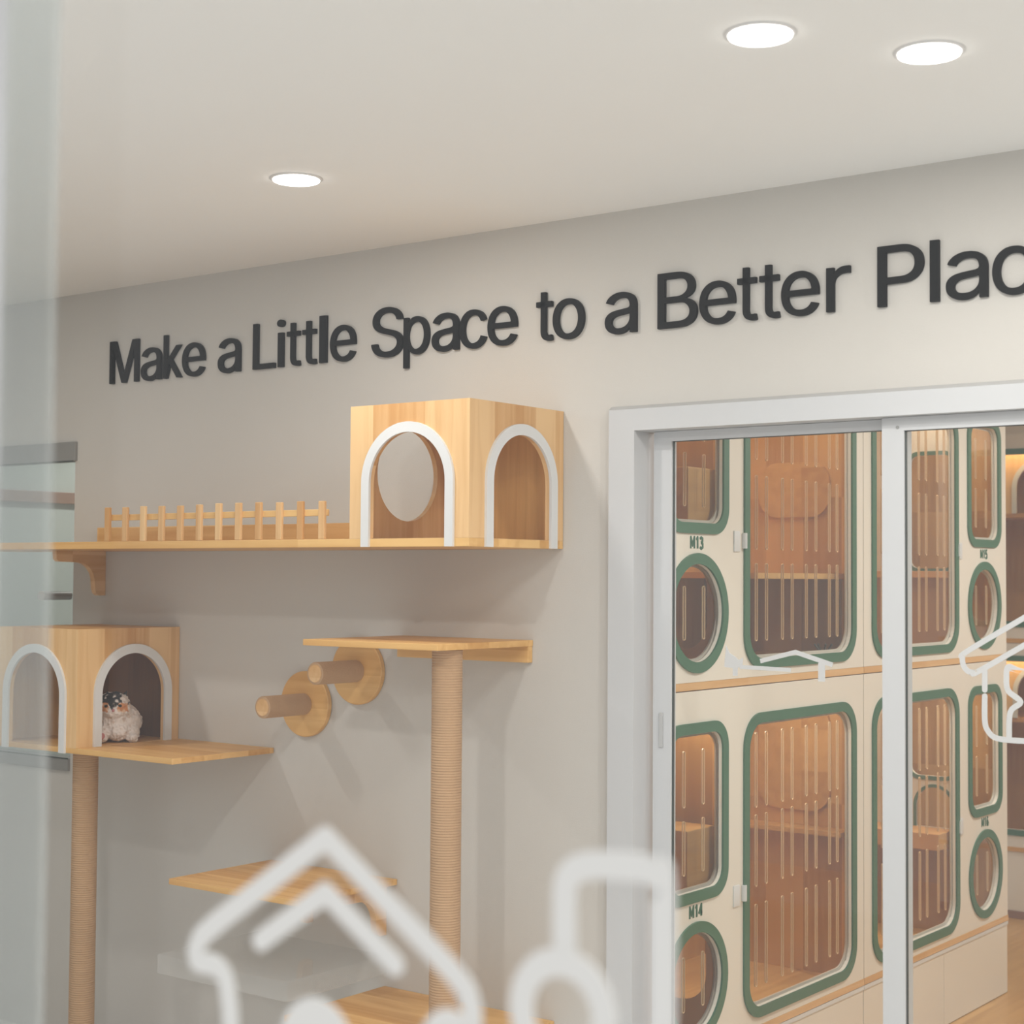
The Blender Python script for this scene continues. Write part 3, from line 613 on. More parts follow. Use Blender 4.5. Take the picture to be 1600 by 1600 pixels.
def house(x0, x1, z0, z1, label, loc, dark, zlow):
    """cube-shaped cat house: front (faces the room) and right side have arched doors, the left side a round hole"""
    t = thing('cat_house', label, 'cat house', loc, None)
    th = 0.015
    cf = (x0 + x1) / 2 + (-0.003 if dark else 0.0)
    cx = cf; ro, ri = 0.157, 0.130
    ts = z1 - 0.050
    y1 = -0.0015
    obj('front_panel', plate([rect(x0, x1, z0, z1), arch(cx, ri + .002, z0 + 0.0005, ts - 0.027 + .002)], YF, YF + th, 'Y'), 'woodZ', t)
    cs = -0.1935
    obj('side_panel', plate([rect(YF + th, y1, z0, z1), arch(cs, ri + .002 - 0.003, z0 + 0.0005, ts - 0.027)], x1 - th, x1, 'X'), 'woodZ', t)
    obj('hole_panel' if not dark else 'left_panel', plate([rect(YF + th, y1, z0, z1)] + ([] if dark else [circ(-0.192, (z0 + z1) / 2 + 0.004, 0.128)]), x0, x0 + th, 'X'), 'woodZ', t)
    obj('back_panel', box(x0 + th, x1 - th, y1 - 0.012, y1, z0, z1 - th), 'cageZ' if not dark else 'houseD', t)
    obj('roof_panel', box(x0 + th, x1 - th, YF + th, y1 - .012, z1 - th, z1 - .0003), 'woodX', t)
    obj('arch_trim', plate([arch_band(cx, ro, ri, zlow, ts)], YF - 0.008, YF + 0.0, 'Y'), 'white', t)
    obj('arch_trim', plate([arch_band(cs, ro - .001, ri - .003, zlow, ts)], x1, x1 + 0.008, 'X'), 'white', t)
    return t
h1 = house(-2.988, -2.58, ZS1, 2.051, 'pale wooden cat house with white arches at the right end of the walkway', (-2.784, -0.2, ZS1), False, ZS0)

# lower platform with the second house, the cat in it
ZP0, ZP1 = 1.045, 1.062
pl = thing('cat_platform', 'wooden platform under the lower cat house, left', 'platform', (-4.1, 0, ZP0))
obj('board', box(-4.53, -3.677, YF, -0.001, ZP0, ZP1, 0.0015), 'woodX', pl)
h2 = house(-4.522, -4.117, ZP1, 1.427, 'pale wooden cat house with white arches at the left edge, a cat inside', (-4.32, -0.2, ZP1), True, ZP0 - 0.001)
o = obj('sisal_post', rope((-4.192, -0.315, 0.0), (-4.192, -0.315, ZP0), 0.0395), 'rope', None, 60)
props(o, 'sisal rope scratching post under the lower left cat house', 'scratching post', 'sisal rope posts')

# right platform with its post
p2 = thing('cat_platform', 'wooden platform on the middle rope post, below the upper cat house', 'platform', (-2.9, 0, 1.408))
obj('board', box(-3.156, -2.679, YF, -0.001, 1.408, 1.425, 0.0015), 'woodX', p2)
obj('wall_batten', box(-3.156, -2.681, -0.022, -0.001, 1.363, 1.408, 0.0015), 'woodX', p2)
o = obj('sisal_post', rope((-2.735, -0.305, 0.401), (-2.735, -0.305, 1.4075), 0.0405), 'rope', None, 60)
props(o, 'sisal rope scratching post in the middle, rising between two platforms', 'scratching post', 'sisal rope posts')

p3 = thing('cat_platform', 'wooden platform on curved brackets behind the large house sticker', 'platform', (-3.4, 0, 0.699))
obj('board', box(-3.684, -3.165, YF, -0.001, 0.699, 0.716, 0.0015), 'woodX', p3)
bracket(-3.205, 0.699, p3); bracket(-3.500, 0.699, p3)
p4 = thing('cat_platform', 'lowest wooden platform at the foot of the middle rope post', 'platform', (-2.9, 0, 0.384))
obj('board', box(-3.21, -2.60, YF, -0.001, 0.384, 0.401, 0.0015), 'woodX', p4)
obj('wall_batten', box(-3.20, -2.61, -0.022, -0.001, 0.339, 0.384, 0.0015), 'woodX', p4)
o = obj('acrylic_platform', box(-3.73, -3.20, YF, -0.002, 0.436, 0.492, 0.004), 'clear_tray')
props(o, 'clear acrylic wall platform under the bracketed wooden platform', 'platform')

# rope covered pegs on round plates
def peg(x, z, label, dep=0.197, ex=0.0):
    t = thing('rope_peg', label, 'climbing peg', (x, 0, z), 'rope pegs on round plates')
    obj('round_plate', lathe((x, -0.001, z), (x, -0.03, z), [(0.098, 0), (0.100, 0.002), (0.100, 0.016), (0.098, 0.018)], 64), 'woodX', t, 40)
    obj('rope_wrap', rope((x, -0.019, z), (x, -dep + 0.003, z), 0.0325, 0.005), 'rope', t, 60)
    obj('wood_core', lathe((x, -0.019, z), (x, -dep, z), [(0.026, 0), (0.026, dep - 0.021), (0.024, dep - 0.019)], 32), 'woodY', t, 40)
    return t
peg(-3.532, 1.206, 'lower of two rope-wrapped climbing pegs on round wooden plates')
peg(-3.319, 1.315, 'upper rope-wrapped climbing peg, its round plate partly behind the platform')

# ------------------------------------------------------------------ the cat
def cat():
    o0 = Vector((-4.215, -0.190, ZP1)); K = 1.10
    d = Vector((0.80, -0.60, 0)); s_ = Vector((0.60, 0.80, 0))      # facing, cat's left
    def W(f, l, z): return o0 + (d * f + s_ * l + Vector((0, 0, z))) * K
    bm = bmesh.new()
    def ell(c, r, yaw=0.0, tilt=0.0, seg=20):
        mt = Matrix.Translation(W(*c)) @ Matrix(((d.x, s_.x, 0, 0), (d.y, s_.y, 0, 0), (0, 0, 1, 0), (0, 0, 0, 1))) @ Matrix.Rotation(yaw, 4, 'Z') @ Matrix.Rotation(tilt, 4, 'Y') @ Matrix.Diagonal((r[0] * K, r[1] * K, r[2] * K, 1))
        bmesh.ops.create_uvsphere(bm, u_segments=seg, v_segments=seg // 2 + 2, radius=1, matrix=mt)
    ell((-0.035, 0.010, 0.052), (0.095, 0.074, 0.056))          # trunk, loaf
    ell((-0.02, 0.030, 0.056), (0.070, 0.052, 0.050))            # shoulder / flank
    ell((-0.080, 0.025, 0.046), (0.058, 0.062, 0.048))            # haunch
    ell((0.020, 0.0, 0.060), (0.045, 0.050, 0.055))              # chest
    ell((0.030, -0.004, 0.105), (0.043, 0.051, 0.041))           # head
    ell((0.054, -0.004, 0.090), (0.025, 0.031, 0.022))           # muzzle
    ell((0.036, 0.020, 0.092), (0.028, 0.027, 0.023))            # cheek ruff
    ell((0.036, -0.028, 0.092), (0.028, 0.027, 0.023))
    ell((0.055, 0.052, 0.014), (0.026, 0.017, 0.014))            # left paw
    ell((0.030, 0.052, 0.026), (0.035, 0.022, 0.024), 0, 0.4)
    ell((0.062, -0.035, 0.016), (0.028, 0.017, 0.015))           # right paw
    ell((0.038, -0.03, 0.030), (0.036, 0.022, 0.026), 0, 0.4)
    ell((0.048, 0.012, 0.030), (0.030, 0.030, 0.026))            # ruff above paws
    ell((-0.10, -0.05, 0.018), (0.055, 0.022, 0.017), 0.7)       # tail round the haunch
    ell((-0.05, -0.075, 0.016), (0.050, 0.020, 0.015), 0.1)
    for e in (-1, 1):                                              # ears
        base = W(0.022, -0.004 + e * 0.030, 0.128); tip = W(0.010, -0.004 + e * 0.042, 0.152)
        vs = []
        n = 10
        for i in range(n):
            a = 2 * PI * i / n
            vs.append(bm.verts.new(base + s_ * (0.016 * math.cos(a)) + d * (0.008 * math.sin(a)) - Vector((0, 0, 0.006))))
        tv = bm.verts.new(tip)
        for i in range(n): bm.faces.new([vs[i], vs[(i + 1) % n], tv])
        bm.faces.new(vs[::-1])
    me = bpy.data.meshes.new('cat'); bm.to_mesh(me); bm.free()
    tmp = bpy.data.objects.new('tmp', me); COL.objects.link(tmp)
    md = tmp.modifiers.new('r', 'REMESH'); md.mode = 'VOXEL'; md.voxel_size = 0.0028
    ms = tmp.modifiers.new('s', 'SMOOTH'); ms.iterations = 5; ms.factor = 0.6
    bpy.context.view_layer.update()
    dg = bpy.context.evaluated_depsgraph_get()
    me2 = bpy.data.meshes.new_from_object(tmp.evaluated_get(dg))
    bpy.data.objects.remove(tmp)
    for v in me2.vertices:                                          # tufts of fur
        p = v.co - o0
        k = noise.noise(Vector(v.co) * 60) * 0.0045 + noise.noise(Vector(v.co) * 170) * 0.0032
        v.co += v.normal * k
        if v.co.z < ZP1 + 0.0005: v.co.z = ZP1 + 0.0005
    col = me2.color_attributes.new('coat', 'FLOAT_COLOR', 'POINT')
    wh, bk, og = srgb(228, 216, 208), srgb(40, 37, 36), srgb(206, 140, 90)
    pk = srgb(206, 150, 150)
    for i, v in enumerate(me2.vertices):
        p = v.co - o0
        f, l, z = p.dot(d) / K, p.dot(s_) / K + 0.004, p.z / K
        n_ = noise.noise(Vector(v.co) * 55) * 0.010
        c = wh
        if z + n_ > 0.112 and f > -0.03: c = bk                                  # crown and ears
        if abs(l) + n_ < 0.013 - max(0, 0.112 - z) * 0.3 and z > 0.096 and f > 0.02: c = bk   # blaze between the eyes
        if f > 0.03 and 0.090 < z - n_ * .3 < 0.116 and 0.014 < abs(l) + n_ * .5 < 0.044: c = og
        if z + n_ > 0.116 and l + n_ * 2 > 0.026 and f > 0.02: c = wh
        if z > 0.137: c = bk
        if f < -0.05 and z + n_ * 2 > 0.075: c = bk if l + n_ * 3 > 0.0 else og
        if f < -0.03 and noise.noise(Vector(v.co) * 14) > 0.22 and z > 0.04: c = og
        if l < -0.055 and z < 0.04 and f < 0.03: c = bk
        if c == bk:                                                # ticked, greyish tufts in the black
            q = noise.noise(Vector(v.co) * 95)
            if q > 0.24: c = srgb(120, 112, 104) if q < 0.4 else wh
        elif c == wh and noise.noise(Vector(v.co) * 70 + Vector((5, 0, 0))) > 0.38: c = srgb(206, 186, 172)
        elif c == og and noise.noise(Vector(v.co) * 90 + Vector((0, 7, 0))) > 0.2: c = srgb(224, 190, 160)
        col.data[i].color = c
    me2.transform(Matrix.Translation(-o0))
    m, nt, b = new_mat('calico_fur')
    at = nt.nodes.new('ShaderNodeAttribute'); at.attribute_name = 'coat'
    nt.links.new(at.outputs['Color'], b.inputs['Base Color'])
    b.inputs['Roughness'].default_value = 0.95; b.inputs['Sheen Weight'].default_value = 0.08
    ns = nt.nodes.new('ShaderNodeTexNoise'); ns.inputs['Scale'].default_value = 500
    tc = nt.nodes.new('ShaderNodeTexCoord'); nt.links.new(tc.outputs['Object'], ns.inputs['Vector'])
    bp = nt.nodes.new('ShaderNodeBump'); bp.inputs['Strength'].default_value = 0.5; bp.inputs['Distance'].default_value = 0.003
    nt.links.new(ns.outputs['Fac'], bp.inputs['Height']); nt.links.new(bp.outputs['Normal'], b.inputs['Normal'])
    me2.materials.clear(); me2.materials.append(m)
    for p in me2.polygons: p.use_smooth = True
    c = bpy.data.objects.new('cat', me2); COL.objects.link(c); c.location = o0
    props(c, 'white, black and orange calico cat sitting inside the lower cat house', 'cat')
    eye = plain('dark_eye', (40, 34, 26), 0.15)
    nose = plain('pink_nose', (196, 130, 130), 0.5)
    for e in (-1, 1):
        b2 = bmesh.new()
        bmesh.ops.create_uvsphere(b2, u_segments=14, v_segments=10, radius=0.0062, matrix=Matrix.Translation(W(0.0675, -0.004 + e * 0.0195, 0.107)) @ Matrix.Diagonal((1, 1, 0.8, 1)))
        obj('eye', b2, eye, c, 60)
    b2 = bmesh.new()
    bmesh.ops.create_uvsphere(b2, u_segments=12, v_segments=8, radius=0.0048, matrix=Matrix.Translation(W(0.080, -0.004, 0.095)))
    obj('nose', b2, nose, c, 60)
    b2 = bmesh.new()
    bmesh.ops.create_uvsphere(b2, u_segments=14, v_segments=10, radius=0.011, matrix=Matrix.Translation(W(0.0875, -0.034, 0.022)) @ Matrix.Diagonal((0.4, 1, 1, 1)))
    obj('paw_pad', b2, nose, c, 60)
cat()

# ------------------------------------------------------------------ cat cabinets in the inner room
XC = -2.328
DEP = 0.60
BOLD = {'M': (0.62, [[(0, 0), (0, 1), (.31, .25), (.62, 1), (.62, 0)]]), '1': (0.26, [[(0, .76), (.2, 1), (.2, 0)]]),
        '3': (0.5, [[(0, .88), (.2, 1), (.42, .9), (.42, .66), (.18, .54)], [(.18, .54), (.48, .42), (.48, .12), (.22, 0), (0, .12)]]),
        '4': (0.52, [[(.38, 0), (.38, 1), (0, .32), (.52, .32)]]),
        '5': (0.48, [[(.45, 1), (.08, 1), (.04, .55), (.3, .62), (.48, .4), (.42, .08), (.2, 0), (0, .1)]]),
        '6': (0.5, [[(.42, .95), (.22, 1), (.04, .7), (.02, .3), (.16, .02), (.38, .03), (.48, .28), (.36, .56), (.16, .54), (.03, .36)]])}
def text_plate(s, a0, b0, h, d0, d1, plane):
    """bold stencil numbers of height h, starting at a0, running towards +a"""
    bm = bmesh.new(); a = a0; k = 0
    for ch in s:
        wd, ls = BOLD[ch]
        for l in ls:
            for o in stroke([(a + x * h, b0 + y * h) for x, y in l], h * 0.24, False):
                plate([o], d0, d1 + 0.0002 * (k % 3), plane, bm); k += 1
        a += (wd + 0.36) * h
    return bm

def slots(rows, cols, wd, d0, d1, plane='X'):
    bm = bmesh.new()
    for b0, b1 in rows:
        for a in cols:
            r = wd / 2
            plate([rrect(a - r, a + r, b0, b1, r * 0.99, 4), rrect(a - r + .001, a + r - .001, b0 + .001, b1 - .001, (r - .001) * 0.98, 4)], d0, d1, plane, bm)
    return bm

def cabinet(kind, y0, y1, z0, z1, tag_, label, flip):
    """two-level cat boarding cabinet seen from +X. flip: big window first (small y)"""
    t = thing('cat_cabinet', label, 'cabinet', (XC - DEP / 2, (y0 + y1) / 2, z0), 'cat boarding cabinets with green rimmed windows')
    seam = 1.353
    off = lambda v: (seam + v if flip else seam - v)
    rng = lambda a, b: (min(off(a), off(b)), max(off(a), off(b)))
    bz = z0
    big = (*rng(0.062, 0.805), bz + 0.045, bz + 0.928)
    sm = (*rng(0.898, 1.235), bz + 0.432, bz + 0.922)
    oc = (off(1.066), bz + 0.212, 0.166)
    th = 0.012
    # carcass
    bm = bmesh.new(); xb = XC - DEP
    box(xb, XC - 0.02, y0, y0 + th, z0, z1, 0, bm); box(xb, XC - 0.02, y1 - th, y1, z0, z1, 0, bm)
    box(xb, xb + th, y0 + th, y1 - th, z0, z1, 0, bm)
    obj('carcass', bm, 'cageZ', t)
    obj('floor_panel', box(xb + th, XC - 0.02, y0 + th, y1 - th, z0, z0 + 0.02), 'cageY', t)
    obj('roof_panel', box(xb + th, XC - 0.02, y0 + th, y1 - th, z1 - 0.015, z1), 'cageY', t)
    # front
    tr = 0.030
    fr = plate([rect(y0 + .001, y1 - .001, z0 + 0.0215, z1 - .001), rrect(big[0] + tr, big[1] - tr, big[2] + tr, big[3] - tr, 0.075),
                rrect(sm[0] + tr, sm[1] - tr, sm[2] + tr, sm[3] - tr, 0.05), circ(oc[0], oc[1], oc[2] - tr)], XC - 0.014, XC, 'X')
    obj('front_panel', fr, 'cream', t)
    obj('edge_strip', box(XC - 0.019, XC + 0.002, y0, y1, z0, z0 + 0.021), 'woodY', t)
    for shape, hole, nm in ((rrect(*big, 0.10), rrect(big[0] + tr, big[1] - tr, big[2] + tr, big[3] - tr, 0.075), 'big'),
                            (rrect(*sm, 0.075), rrect(sm[0] + tr, sm[1] - tr, sm[2] + tr, sm[3] - tr, 0.05), 'small'),
                            (circ(*oc), circ(oc[0], oc[1], oc[2] - tr), 'round')):
        wn = obj('window_rim', plate([shape, hole], XC - 0.0005, XC + 0.006, 'X'), 'green', t)
        g_ = 0.006
        lo = (min(p[0] for p in hole) - g_, max(p[0] for p in hole) + g_, min(p[1] for p in hole) - g_, max(p[1] for p in hole) + g_)
        inner = [(oc[0] + (p[0] - oc[0]) * 0.0 + p[0] * 0, p[1]) for p in hole]
        # pale rebate showing inside the green rim
        c0 = ((lo[0] + lo[1]) / 2, (lo[2] + lo[3]) / 2)
        sx = (lo[1] - lo[0] - 0.018) / (lo[1] - lo[0]); sz = (lo[3] - lo[2] - 0.018) / (lo[3] - lo[2])
        inn = [(c0[0] + (p[0] - c0[0]) * sx, c0[1] + (p[1] - c0[1]) * sz) for p in hole]
        obj('rebate', plate([hole, inn], XC - 0.0195, XC - 0.0145, 'X'), 'cream', wn, origin=wloc(t))
        pane = obj('acrylic_pane', plate([hole], XC - 0.0135, XC - 0.0105, 'X'), 'acrylic', t)
        zc = lo[2]
        H = lo[3] - lo[2]
        if nm == 'big':
            cs = [off(v) for v in BIGS]
            rows = [(lo[2] + 0.055, lo[2] + 0.285), (lo[2] + 0.325, lo[2] + 0.545), (lo[2] + 0.59, lo[2] + 0.80)]
            if kind == 'low': rows = [(lo[2] + 0.06, lo[2] + 0.30), (lo[2] + 0.35, lo[2] + 0.56), (lo[2] + 0.58, lo[2] + 0.80)]
        elif nm == 'small':
            cs = [off(1.012), off(1.116)]; rows = [(lo[2] + 0.05, lo[2] + 0.20), (lo[2] + 0.235, lo[2] + 0.39)]
        else:
            cs = [off(1.012), off(1.116)]; rows = [(oc[1] - 0.075, oc[1] + 0.075)]
        for r_ in rows:
            for c_ in cs: obj('vent_slot', slots([r_], [c_], 0.0130, XC - 0.0138, XC - 0.0098), 'slot', pane, origin=wloc(t))
    # number between the small window and the round one
    a_ = oc[0] - 0.036
    obj('number_label', text_plate(tag_, a_, bz + 0.3905, 0.031, XC - 0.001, XC + 0.0012, 'X'), 'green_text', t)
    # hinge between the windows
    yh = off(0.836)
    hb = bmesh.new()
    box(XC, XC + 0.004, yh - 0.028, yh + 0.006, bz + 0.385, bz + 0.445, 0.0015, hb)
    hb = join(hb, tube((XC + 0.005, off(0.807), bz + 0.395), (XC + 0.005, off(0.807), bz + 0.44), 0.008, 12))
    obj('hinge', hb, 'white', t, 40)
    # inside: wall between chambers, shelf, wall openings
    yp = off(0.85)
    zm = bz + 0.32
    pm = 'cageZ'
    x_in0, x_in1 = xb + th, XC - 0.024
    if not flip:
        obj('chamber_divider', plate([rect(x_in0, x_in1, z0 + .02, z1 - .015), rrect(-2.68, -2.42, bz + 0.10, bz + 0.36, 0.08)], yp - .006, yp + .006, 'Y'), pm, t)
        # moulded board on the end wall with rounded corners
        zt = bz + 0.70 if kind == 'up' else bz + 0.905
        zb_ = bz + 0.515 if kind == 'up' else bz + 0.55
        obj('door_board', plate([rrect(-2.70, -2.437, zb_, zt + .0, 0.07)], y1 - th - 0.014, y1 - th - 0.0005, 'Y'), 'cageY', t)
        if kind == 'up':
            obj('cage_shelf', box(x_in0, -2.39, 0.75, y1 - th - .001, zm - .012, zm + .006), 'cageY', t)
            obj('shelf_shade', plate([rect(x_in0, x_in1 - 0.05, z0 + 0.06, zm - 0.013)], y1 - th - 0.012, y1 - th - 0.001, 'Y'), 'cageD', t)  # darker board paints in the shadow under the shelf
        else:
            obj('cage_shelf', box(x_in0, x_in1 - .01, y1 - 0.10, y1 - th - .001, bz + 0.485, bz + 0.50), 'cageY', t)
        obj('step_box', box(-2.68, -2.36, 0.12 + 0.17, 0.12 + 0.32, bz + 0.44, bz + 0.62, 0.004), 'cageY', t)
        obj('step_box', box(-2.75, -2.35, 0.13, 0.42, bz + 0.40, bz + 0.415, 0.002), 'cageX', t)
    else:
        # reflection of facing cabinets built as a cream divider with green-rimmed openings
        z_a, z_b = (bz + 0.35, bz + 0.775) if kind == 'up' else (bz + 0.59, bz + 0.90)
        o_ = [rect(x_in0, x_in1, bz + (0.34 if kind == 'up' else 0.40), z1 - .016), rrect(-2.53, -2.362, z_a, z_b, 0.035)]
        rd = None
        if kind == 'low':
            rd = arch(-2.437, 0.072, bz + 0.4005, bz + 0.55)
            o_.append(rd)
        obj('chamber_divider', plate(o_, yp - .006, yp + .006, 'Y'), 'cream', t)
        rims = plate([rrect(-2.545, -2.347, z_a - .015, z_b + .015, 0.05), rrect(-2.53, -2.362, z_a, z_b, 0.035)], yp - .010, yp - .0061, 'Y')
        if rd: plate([arch_band(-2.437, 0.082, 0.070, bz + 0.401, bz + 0.56)], yp - .010, yp - .0061, 'Y', rims)
        obj('reflection_rim', rims, 'green', t)
        if kind == 'low':
            obj('cage_shelf', box(x_in0, XC - 0.03, yp - 0.16, yp - .007, bz + 0.34, bz + 0.40, 0.003), 'cageX', t)
        else:
            obj('cage_shelf', box(x_in0, XC - 0.03, yp - 0.06, yp - .007, bz + 0.315, bz + 0.34, 0.003), 'cageX', t)
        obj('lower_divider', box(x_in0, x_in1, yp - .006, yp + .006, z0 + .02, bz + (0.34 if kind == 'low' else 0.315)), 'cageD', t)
    # unseen warm strip added under the cabinet roof to brighten the chambers
    ls = obj('added_strip', box(XC - 0.10, XC - 0.085, y0 + 0.1, y1 - 0.1, z1 - 0.022, z1 - 0.0155), 'strip_glow', t)
    l = area('added_cage_light', (0, 0, 0), (0, math.radians(28), 0), 0.03, CAGE_W, (1.0, 0.88, 0.70), sizey=(y1 - y0 - 0.3))
    l.parent = t; l.location = Vector((XC - 0.093, (y0 + y1) / 2, z1 - 0.024)) - Vector(t.location)
    return t

M['strip_glow'] = glow('warm_added_strip', (1.0, 0.78, 0.5), 1.5)  # for the strips added inside the cabinets
CAGE_W = 4.5
SEAM = 1.353
cabinet('up', 0.08, SEAM - .0015, 1.290, 2.305, 'M13', 'upper cat cabinet numbered M13, seen through the left door pane', False)
cabinet('up', SEAM + .0015, 2.65, 1.290, 2.305, 'M15', 'upper far cat cabinet, behind the right door pane', True)
cabinet('low', 0.08, SEAM - .0015, 0.278, 1.288, 'M14', 'lower cat cabinet numbered M14, seen through the left door pane', False)
cabinet('low', SEAM + .0015, 2.65, 0.278, 1.288, 'M16', 'lower far cat cabinet, behind the right door pane', True)
def base(y0, y1, seams, label):
    t = thing('cabinet_plinth', label, 'base cabinet', (XC - DEP / 2, (y0 + y1) / 2, 0), 'cream base units under the cat cabinets')
    obj('body', box(XC - DEP, XC - 0.02, y0, y1, 0, 0.276), 'cream', t)
    ys = [y0] + seams + [y1]
    for a, b in zip(ys, ys[1:]):
        obj('front_panel', box(XC - 0.0195, XC - 0.002, a + .0015, b - .0015, 0.003, 0.262, 0.001), 'cream', t)
    obj('top_strip', box(XC - 0.0195, XC + 0.001, y0, y1, 0.263, 0.276), 'white', t)
base(0.08, SEAM - .0015, [0.71], 'plain cream base unit under the cabinet numbered M14')
base(SEAM + .0015, 2.65, [2.022], 'plain cream base unit under the far lower cat cabinet')

# cabinets against the far wall, facing the door
def far_cabinet(z0, z1, label):
    YB = 4.03
    t = thing('cat_cabinet', label, 'cabinet', (-2.3, YB + 0.25, z0), 'cat cabinets against the far wall')
    x0, x1 = -3.19, -1.5
    bz = z0
    bm = bmesh.new()
    box(x0, x0 + .015, YB + .02, YB + .55, z0, z1, 0, bm); box(x1 - .015, x1, YB + .02, YB + .55, z0, z1, 0, bm)
    box(x0, x1, YB + .535, YB + .55, z0, z1, 0, bm); box(x0, x1, YB + .02, YB + .535, z0, z0 + .015, 0, bm); box(x0, x1, YB + .02, YB + .535, z1 - .015, z1, 0, bm)
    obj('carcass', bm, 'cageZ', t)
    w_ = (-3.15, -2.45, bz + 0.075, bz + 0.925)
    w2 = (-2.3, -1.62, bz + 0.075, bz + 0.925)
    tr = 0.028
    obj('front_panel', plate([rect(x0, x1, z0 + .021, z1), rrect(w_[0] + tr, w_[1] - tr, w_[2] + tr, w_[3] - tr, .07), rrect(w2[0] + tr, w2[1] - tr, w2[2] + tr, w2[3] - tr, .07)], YB, YB + .02, 'Y'), 'cream', t)
    obj('edge_strip', box(x0, x1, YB - .002, YB + .019, z0, z0 + .021), 'woodX', t)
    for q in (w_, w2):
        obj('window_rim', plate([rrect(*q, .09), rrect(q[0] + tr, q[1] - tr, q[2] + tr, q[3] - tr, .07)], YB - .006, YB + .0005, 'Y'), 'green', t)
        obj('acrylic_pane', plate([rrect(q[0] + tr, q[1] - tr, q[2] + tr, q[3] - tr, .07)], YB + .014, YB + .017, 'Y'), 'acrylic', t)
    zz = bz + 0.62
    obj('cage_shelf', box(x0 + .015, x1 - .015, YB + 0.12, YB + .535, zz - .02, zz), 'cageX', t)
    nk = plate([rect(-3.17, -2.5, zz, z1 - .016), arch(-2.71, 0.13, zz + .0005, zz + 0.25)], YB + 0.12, YB + 0.135, 'Y')
    obj('nook_front', nk, 'woodZ', t)
    obj('arch_trim', plate([arch_band(-2.71, 0.14, 0.118, zz + .0005, zz + 0.262)], YB + 0.112, YB + 0.12, 'Y'), 'white', t)
    obj('added_strip', box(x0 + .1, x1 - .1, YB + .04, YB + .055, z1 - .022, z1 - .0155), 'strip_glow', t)  # added strip, unseen, giving the nook its warm glow
    l = area('added_cage_light', (0, 0, 0), (math.radians(20), 0, 0), 1.6, 3.5, (1.0, 0.74, 0.42), sizey=0.03)
    l.parent = t; l.location = Vector((-2.5, YB + .05, z1 - .024)) - Vector(t.location)
far_cabinet(1.300, 2.300, 'upper cat cabinet against the far wall with a lit arched nook')
far_cabinet(0.315, 1.298, 'lower cat cabinet against the far wall with a lit arched nook')
t = thing('cabinet_plinth', 'cream base unit with dark skirting against the far wall', 'base cabinet', (-2.5, 4.3, 0))
obj('front_panel', box(-3.19, -1.5, 4.035, 4.055, 0.036, 0.313), 'cream', t)
obj('body', box(-3.19, -1.5, 4.056, 4.58, 0.0, 0.312), 'cream', t)
obj('skirting', box(-3.19, -1.5, 4.03, 4.055, 0.0, 0.035), 'brown', t)
obj('wall_cabinet', box(-3.19, -1.5, 4.05, 4.58, 2.302, 2.575), 'cream')
props(bpy.data.objects['wall_cabinet'], 'cream top cupboard above the far wall cat cabinets', 'cupboard')

# toy hanging in the upper cabinet
o = obj('feather_toy', tube((-2.45, 1.26, 1.40), (-2.45, 1.26, 1.47), 0.004, 8), 'grey_plastic')
bpy.data.objects.remove(o)
t = thing('cat_toy', 'small grey cat toy on the floor of cabinet M13', 'toy', (-2.43, 1.28, 1.311))
b2 = bmesh.new()
bmesh.ops.create_uvsphere(b2, u_segments=14, v_segments=10, radius=0.022, matrix=Matrix.Translation((-2.43, 1.27, 1.333)))
obj('ball', b2, 'grey_plastic', t, 60)
b2 = bmesh.new()
for k in range(7):
    a = 2 * PI * k / 7
    tube((-2.43, 1.27, 1.345), (-2.43 + 0.03 * math.cos(a), 1.27 + 0.03 * math.sin(a), 1.385), 0.003, 6, b2)
obj('tassel', b2, 'gasket', t, 60)

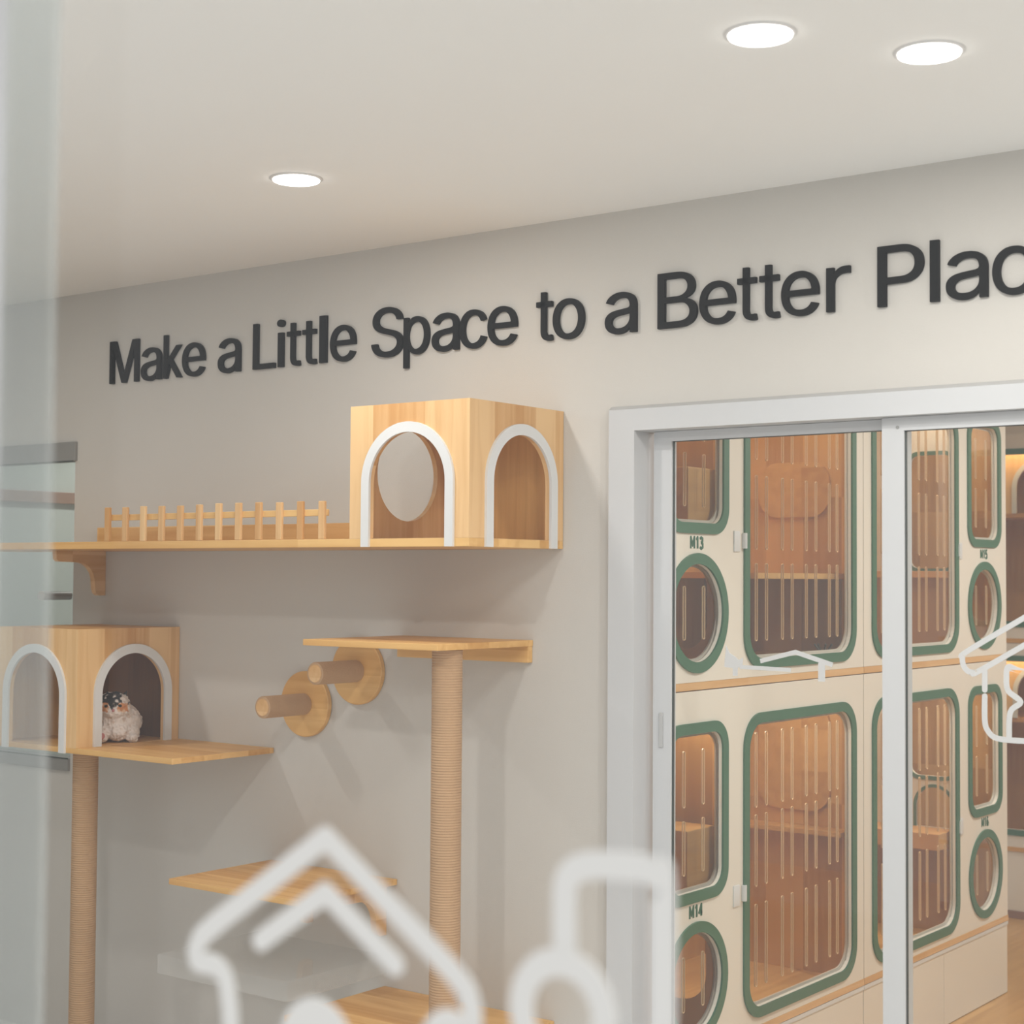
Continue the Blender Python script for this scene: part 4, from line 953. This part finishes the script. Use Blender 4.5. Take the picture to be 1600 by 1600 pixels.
# inner room ceiling lamps, unseen, added to light the cabinets
for i, (x, y) in enumerate([(-1.2, 0.9), (-1.2, 2.2), (-1.2, 3.4), (0.6, 1.6), (0.6, 3.2)]):
    downlight(x, y, ['added unseen inner room ceiling lamp nearest the sliding door', 'added unseen inner room ceiling lamp opposite the far side cabinets', 'added unseen inner room ceiling lamp nearest the far wall cabinets', 'added unseen right front ceiling lamp of the inner room', 'added unseen right rear ceiling lamp of the inner room'][i], 22)
downlight(-4.9, 1.0, 'added unseen ceiling lamp of the small room behind the high window', 17)  # added to brighten the small room, not in view

# ------------------------------------------------------------------ shop front: glass, frame, big stickers
fr = struct('window_2', plate([rect(-1.75, 3.0, 0, ZC), rect(-1.70, 2.9, 0.10, 2.50)], -2.90, -2.85, 'Y'), 'upvc')
P2 = lambda n, bm, mt, p=fr: obj(n, bm, mt, p, None, origin=wloc(fr))
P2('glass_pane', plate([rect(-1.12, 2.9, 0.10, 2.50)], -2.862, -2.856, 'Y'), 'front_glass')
dd = P2('sliding_pane', plate([rect(-1.70, -1.116, 0.10, 2.50)], -2.808, -2.800, 'Y'), 'door_glass')
P2('glass_pane', plate([rect(-4.3, -1.95, 0.15, 2.45)], -2.89, -2.884, 'Y'), 'front_glass')  # unseen pane in the opening added for daylight
st = P2('pane_stile', box(-1.30, -1.043, -2.93, -2.905, 0.0, 2.58), 'upvc')

YG = -2.8635
sk = []
Q = lambda p: [(x * 0.983, 1.6 + (z - 1.6) * 0.983) for x, z in p]
for s in stroke(curve_pts(Q(DEC['house'][:9]), 4)[:-1] + Q(DEC['house'][9:]), 0.0150): sk.append(s)
for s in stroke(Q(DEC['chev']), 0.0142): sk.append(s)
sk.append(Q(circ(-0.7635, 1.284, 0.034, 48, 0.036))); sk.append(Q(circ(-0.650, 1.300, 0.025, 40, 0.031)))
o = obj('window_sticker', decal(sk, YG, YG + 0.0012), 'sticker')
props(o, 'large blurred white house outline sticker on the front glass, bottom left', 'sticker')
sk = []
for s in stroke(curve_pts(Q([(-0.5633, 1.3802)] + DEC['hook'][1:]), 4), 0.0162): sk.append(s)
ring = plate([Q(circ(-0.5645, 1.3422, 0.0385, 48)), Q(circ(-0.5645, 1.3422, 0.0215, 48))], YG - 0.0006, YG + 0.0012, 'Y')
o = obj('window_sticker', join(decal(sk, YG, YG + 0.0012), ring), 'sticker')
props(o, 'large blurred white sticker of a ring under a looped line, right of the house sticker', 'sticker')
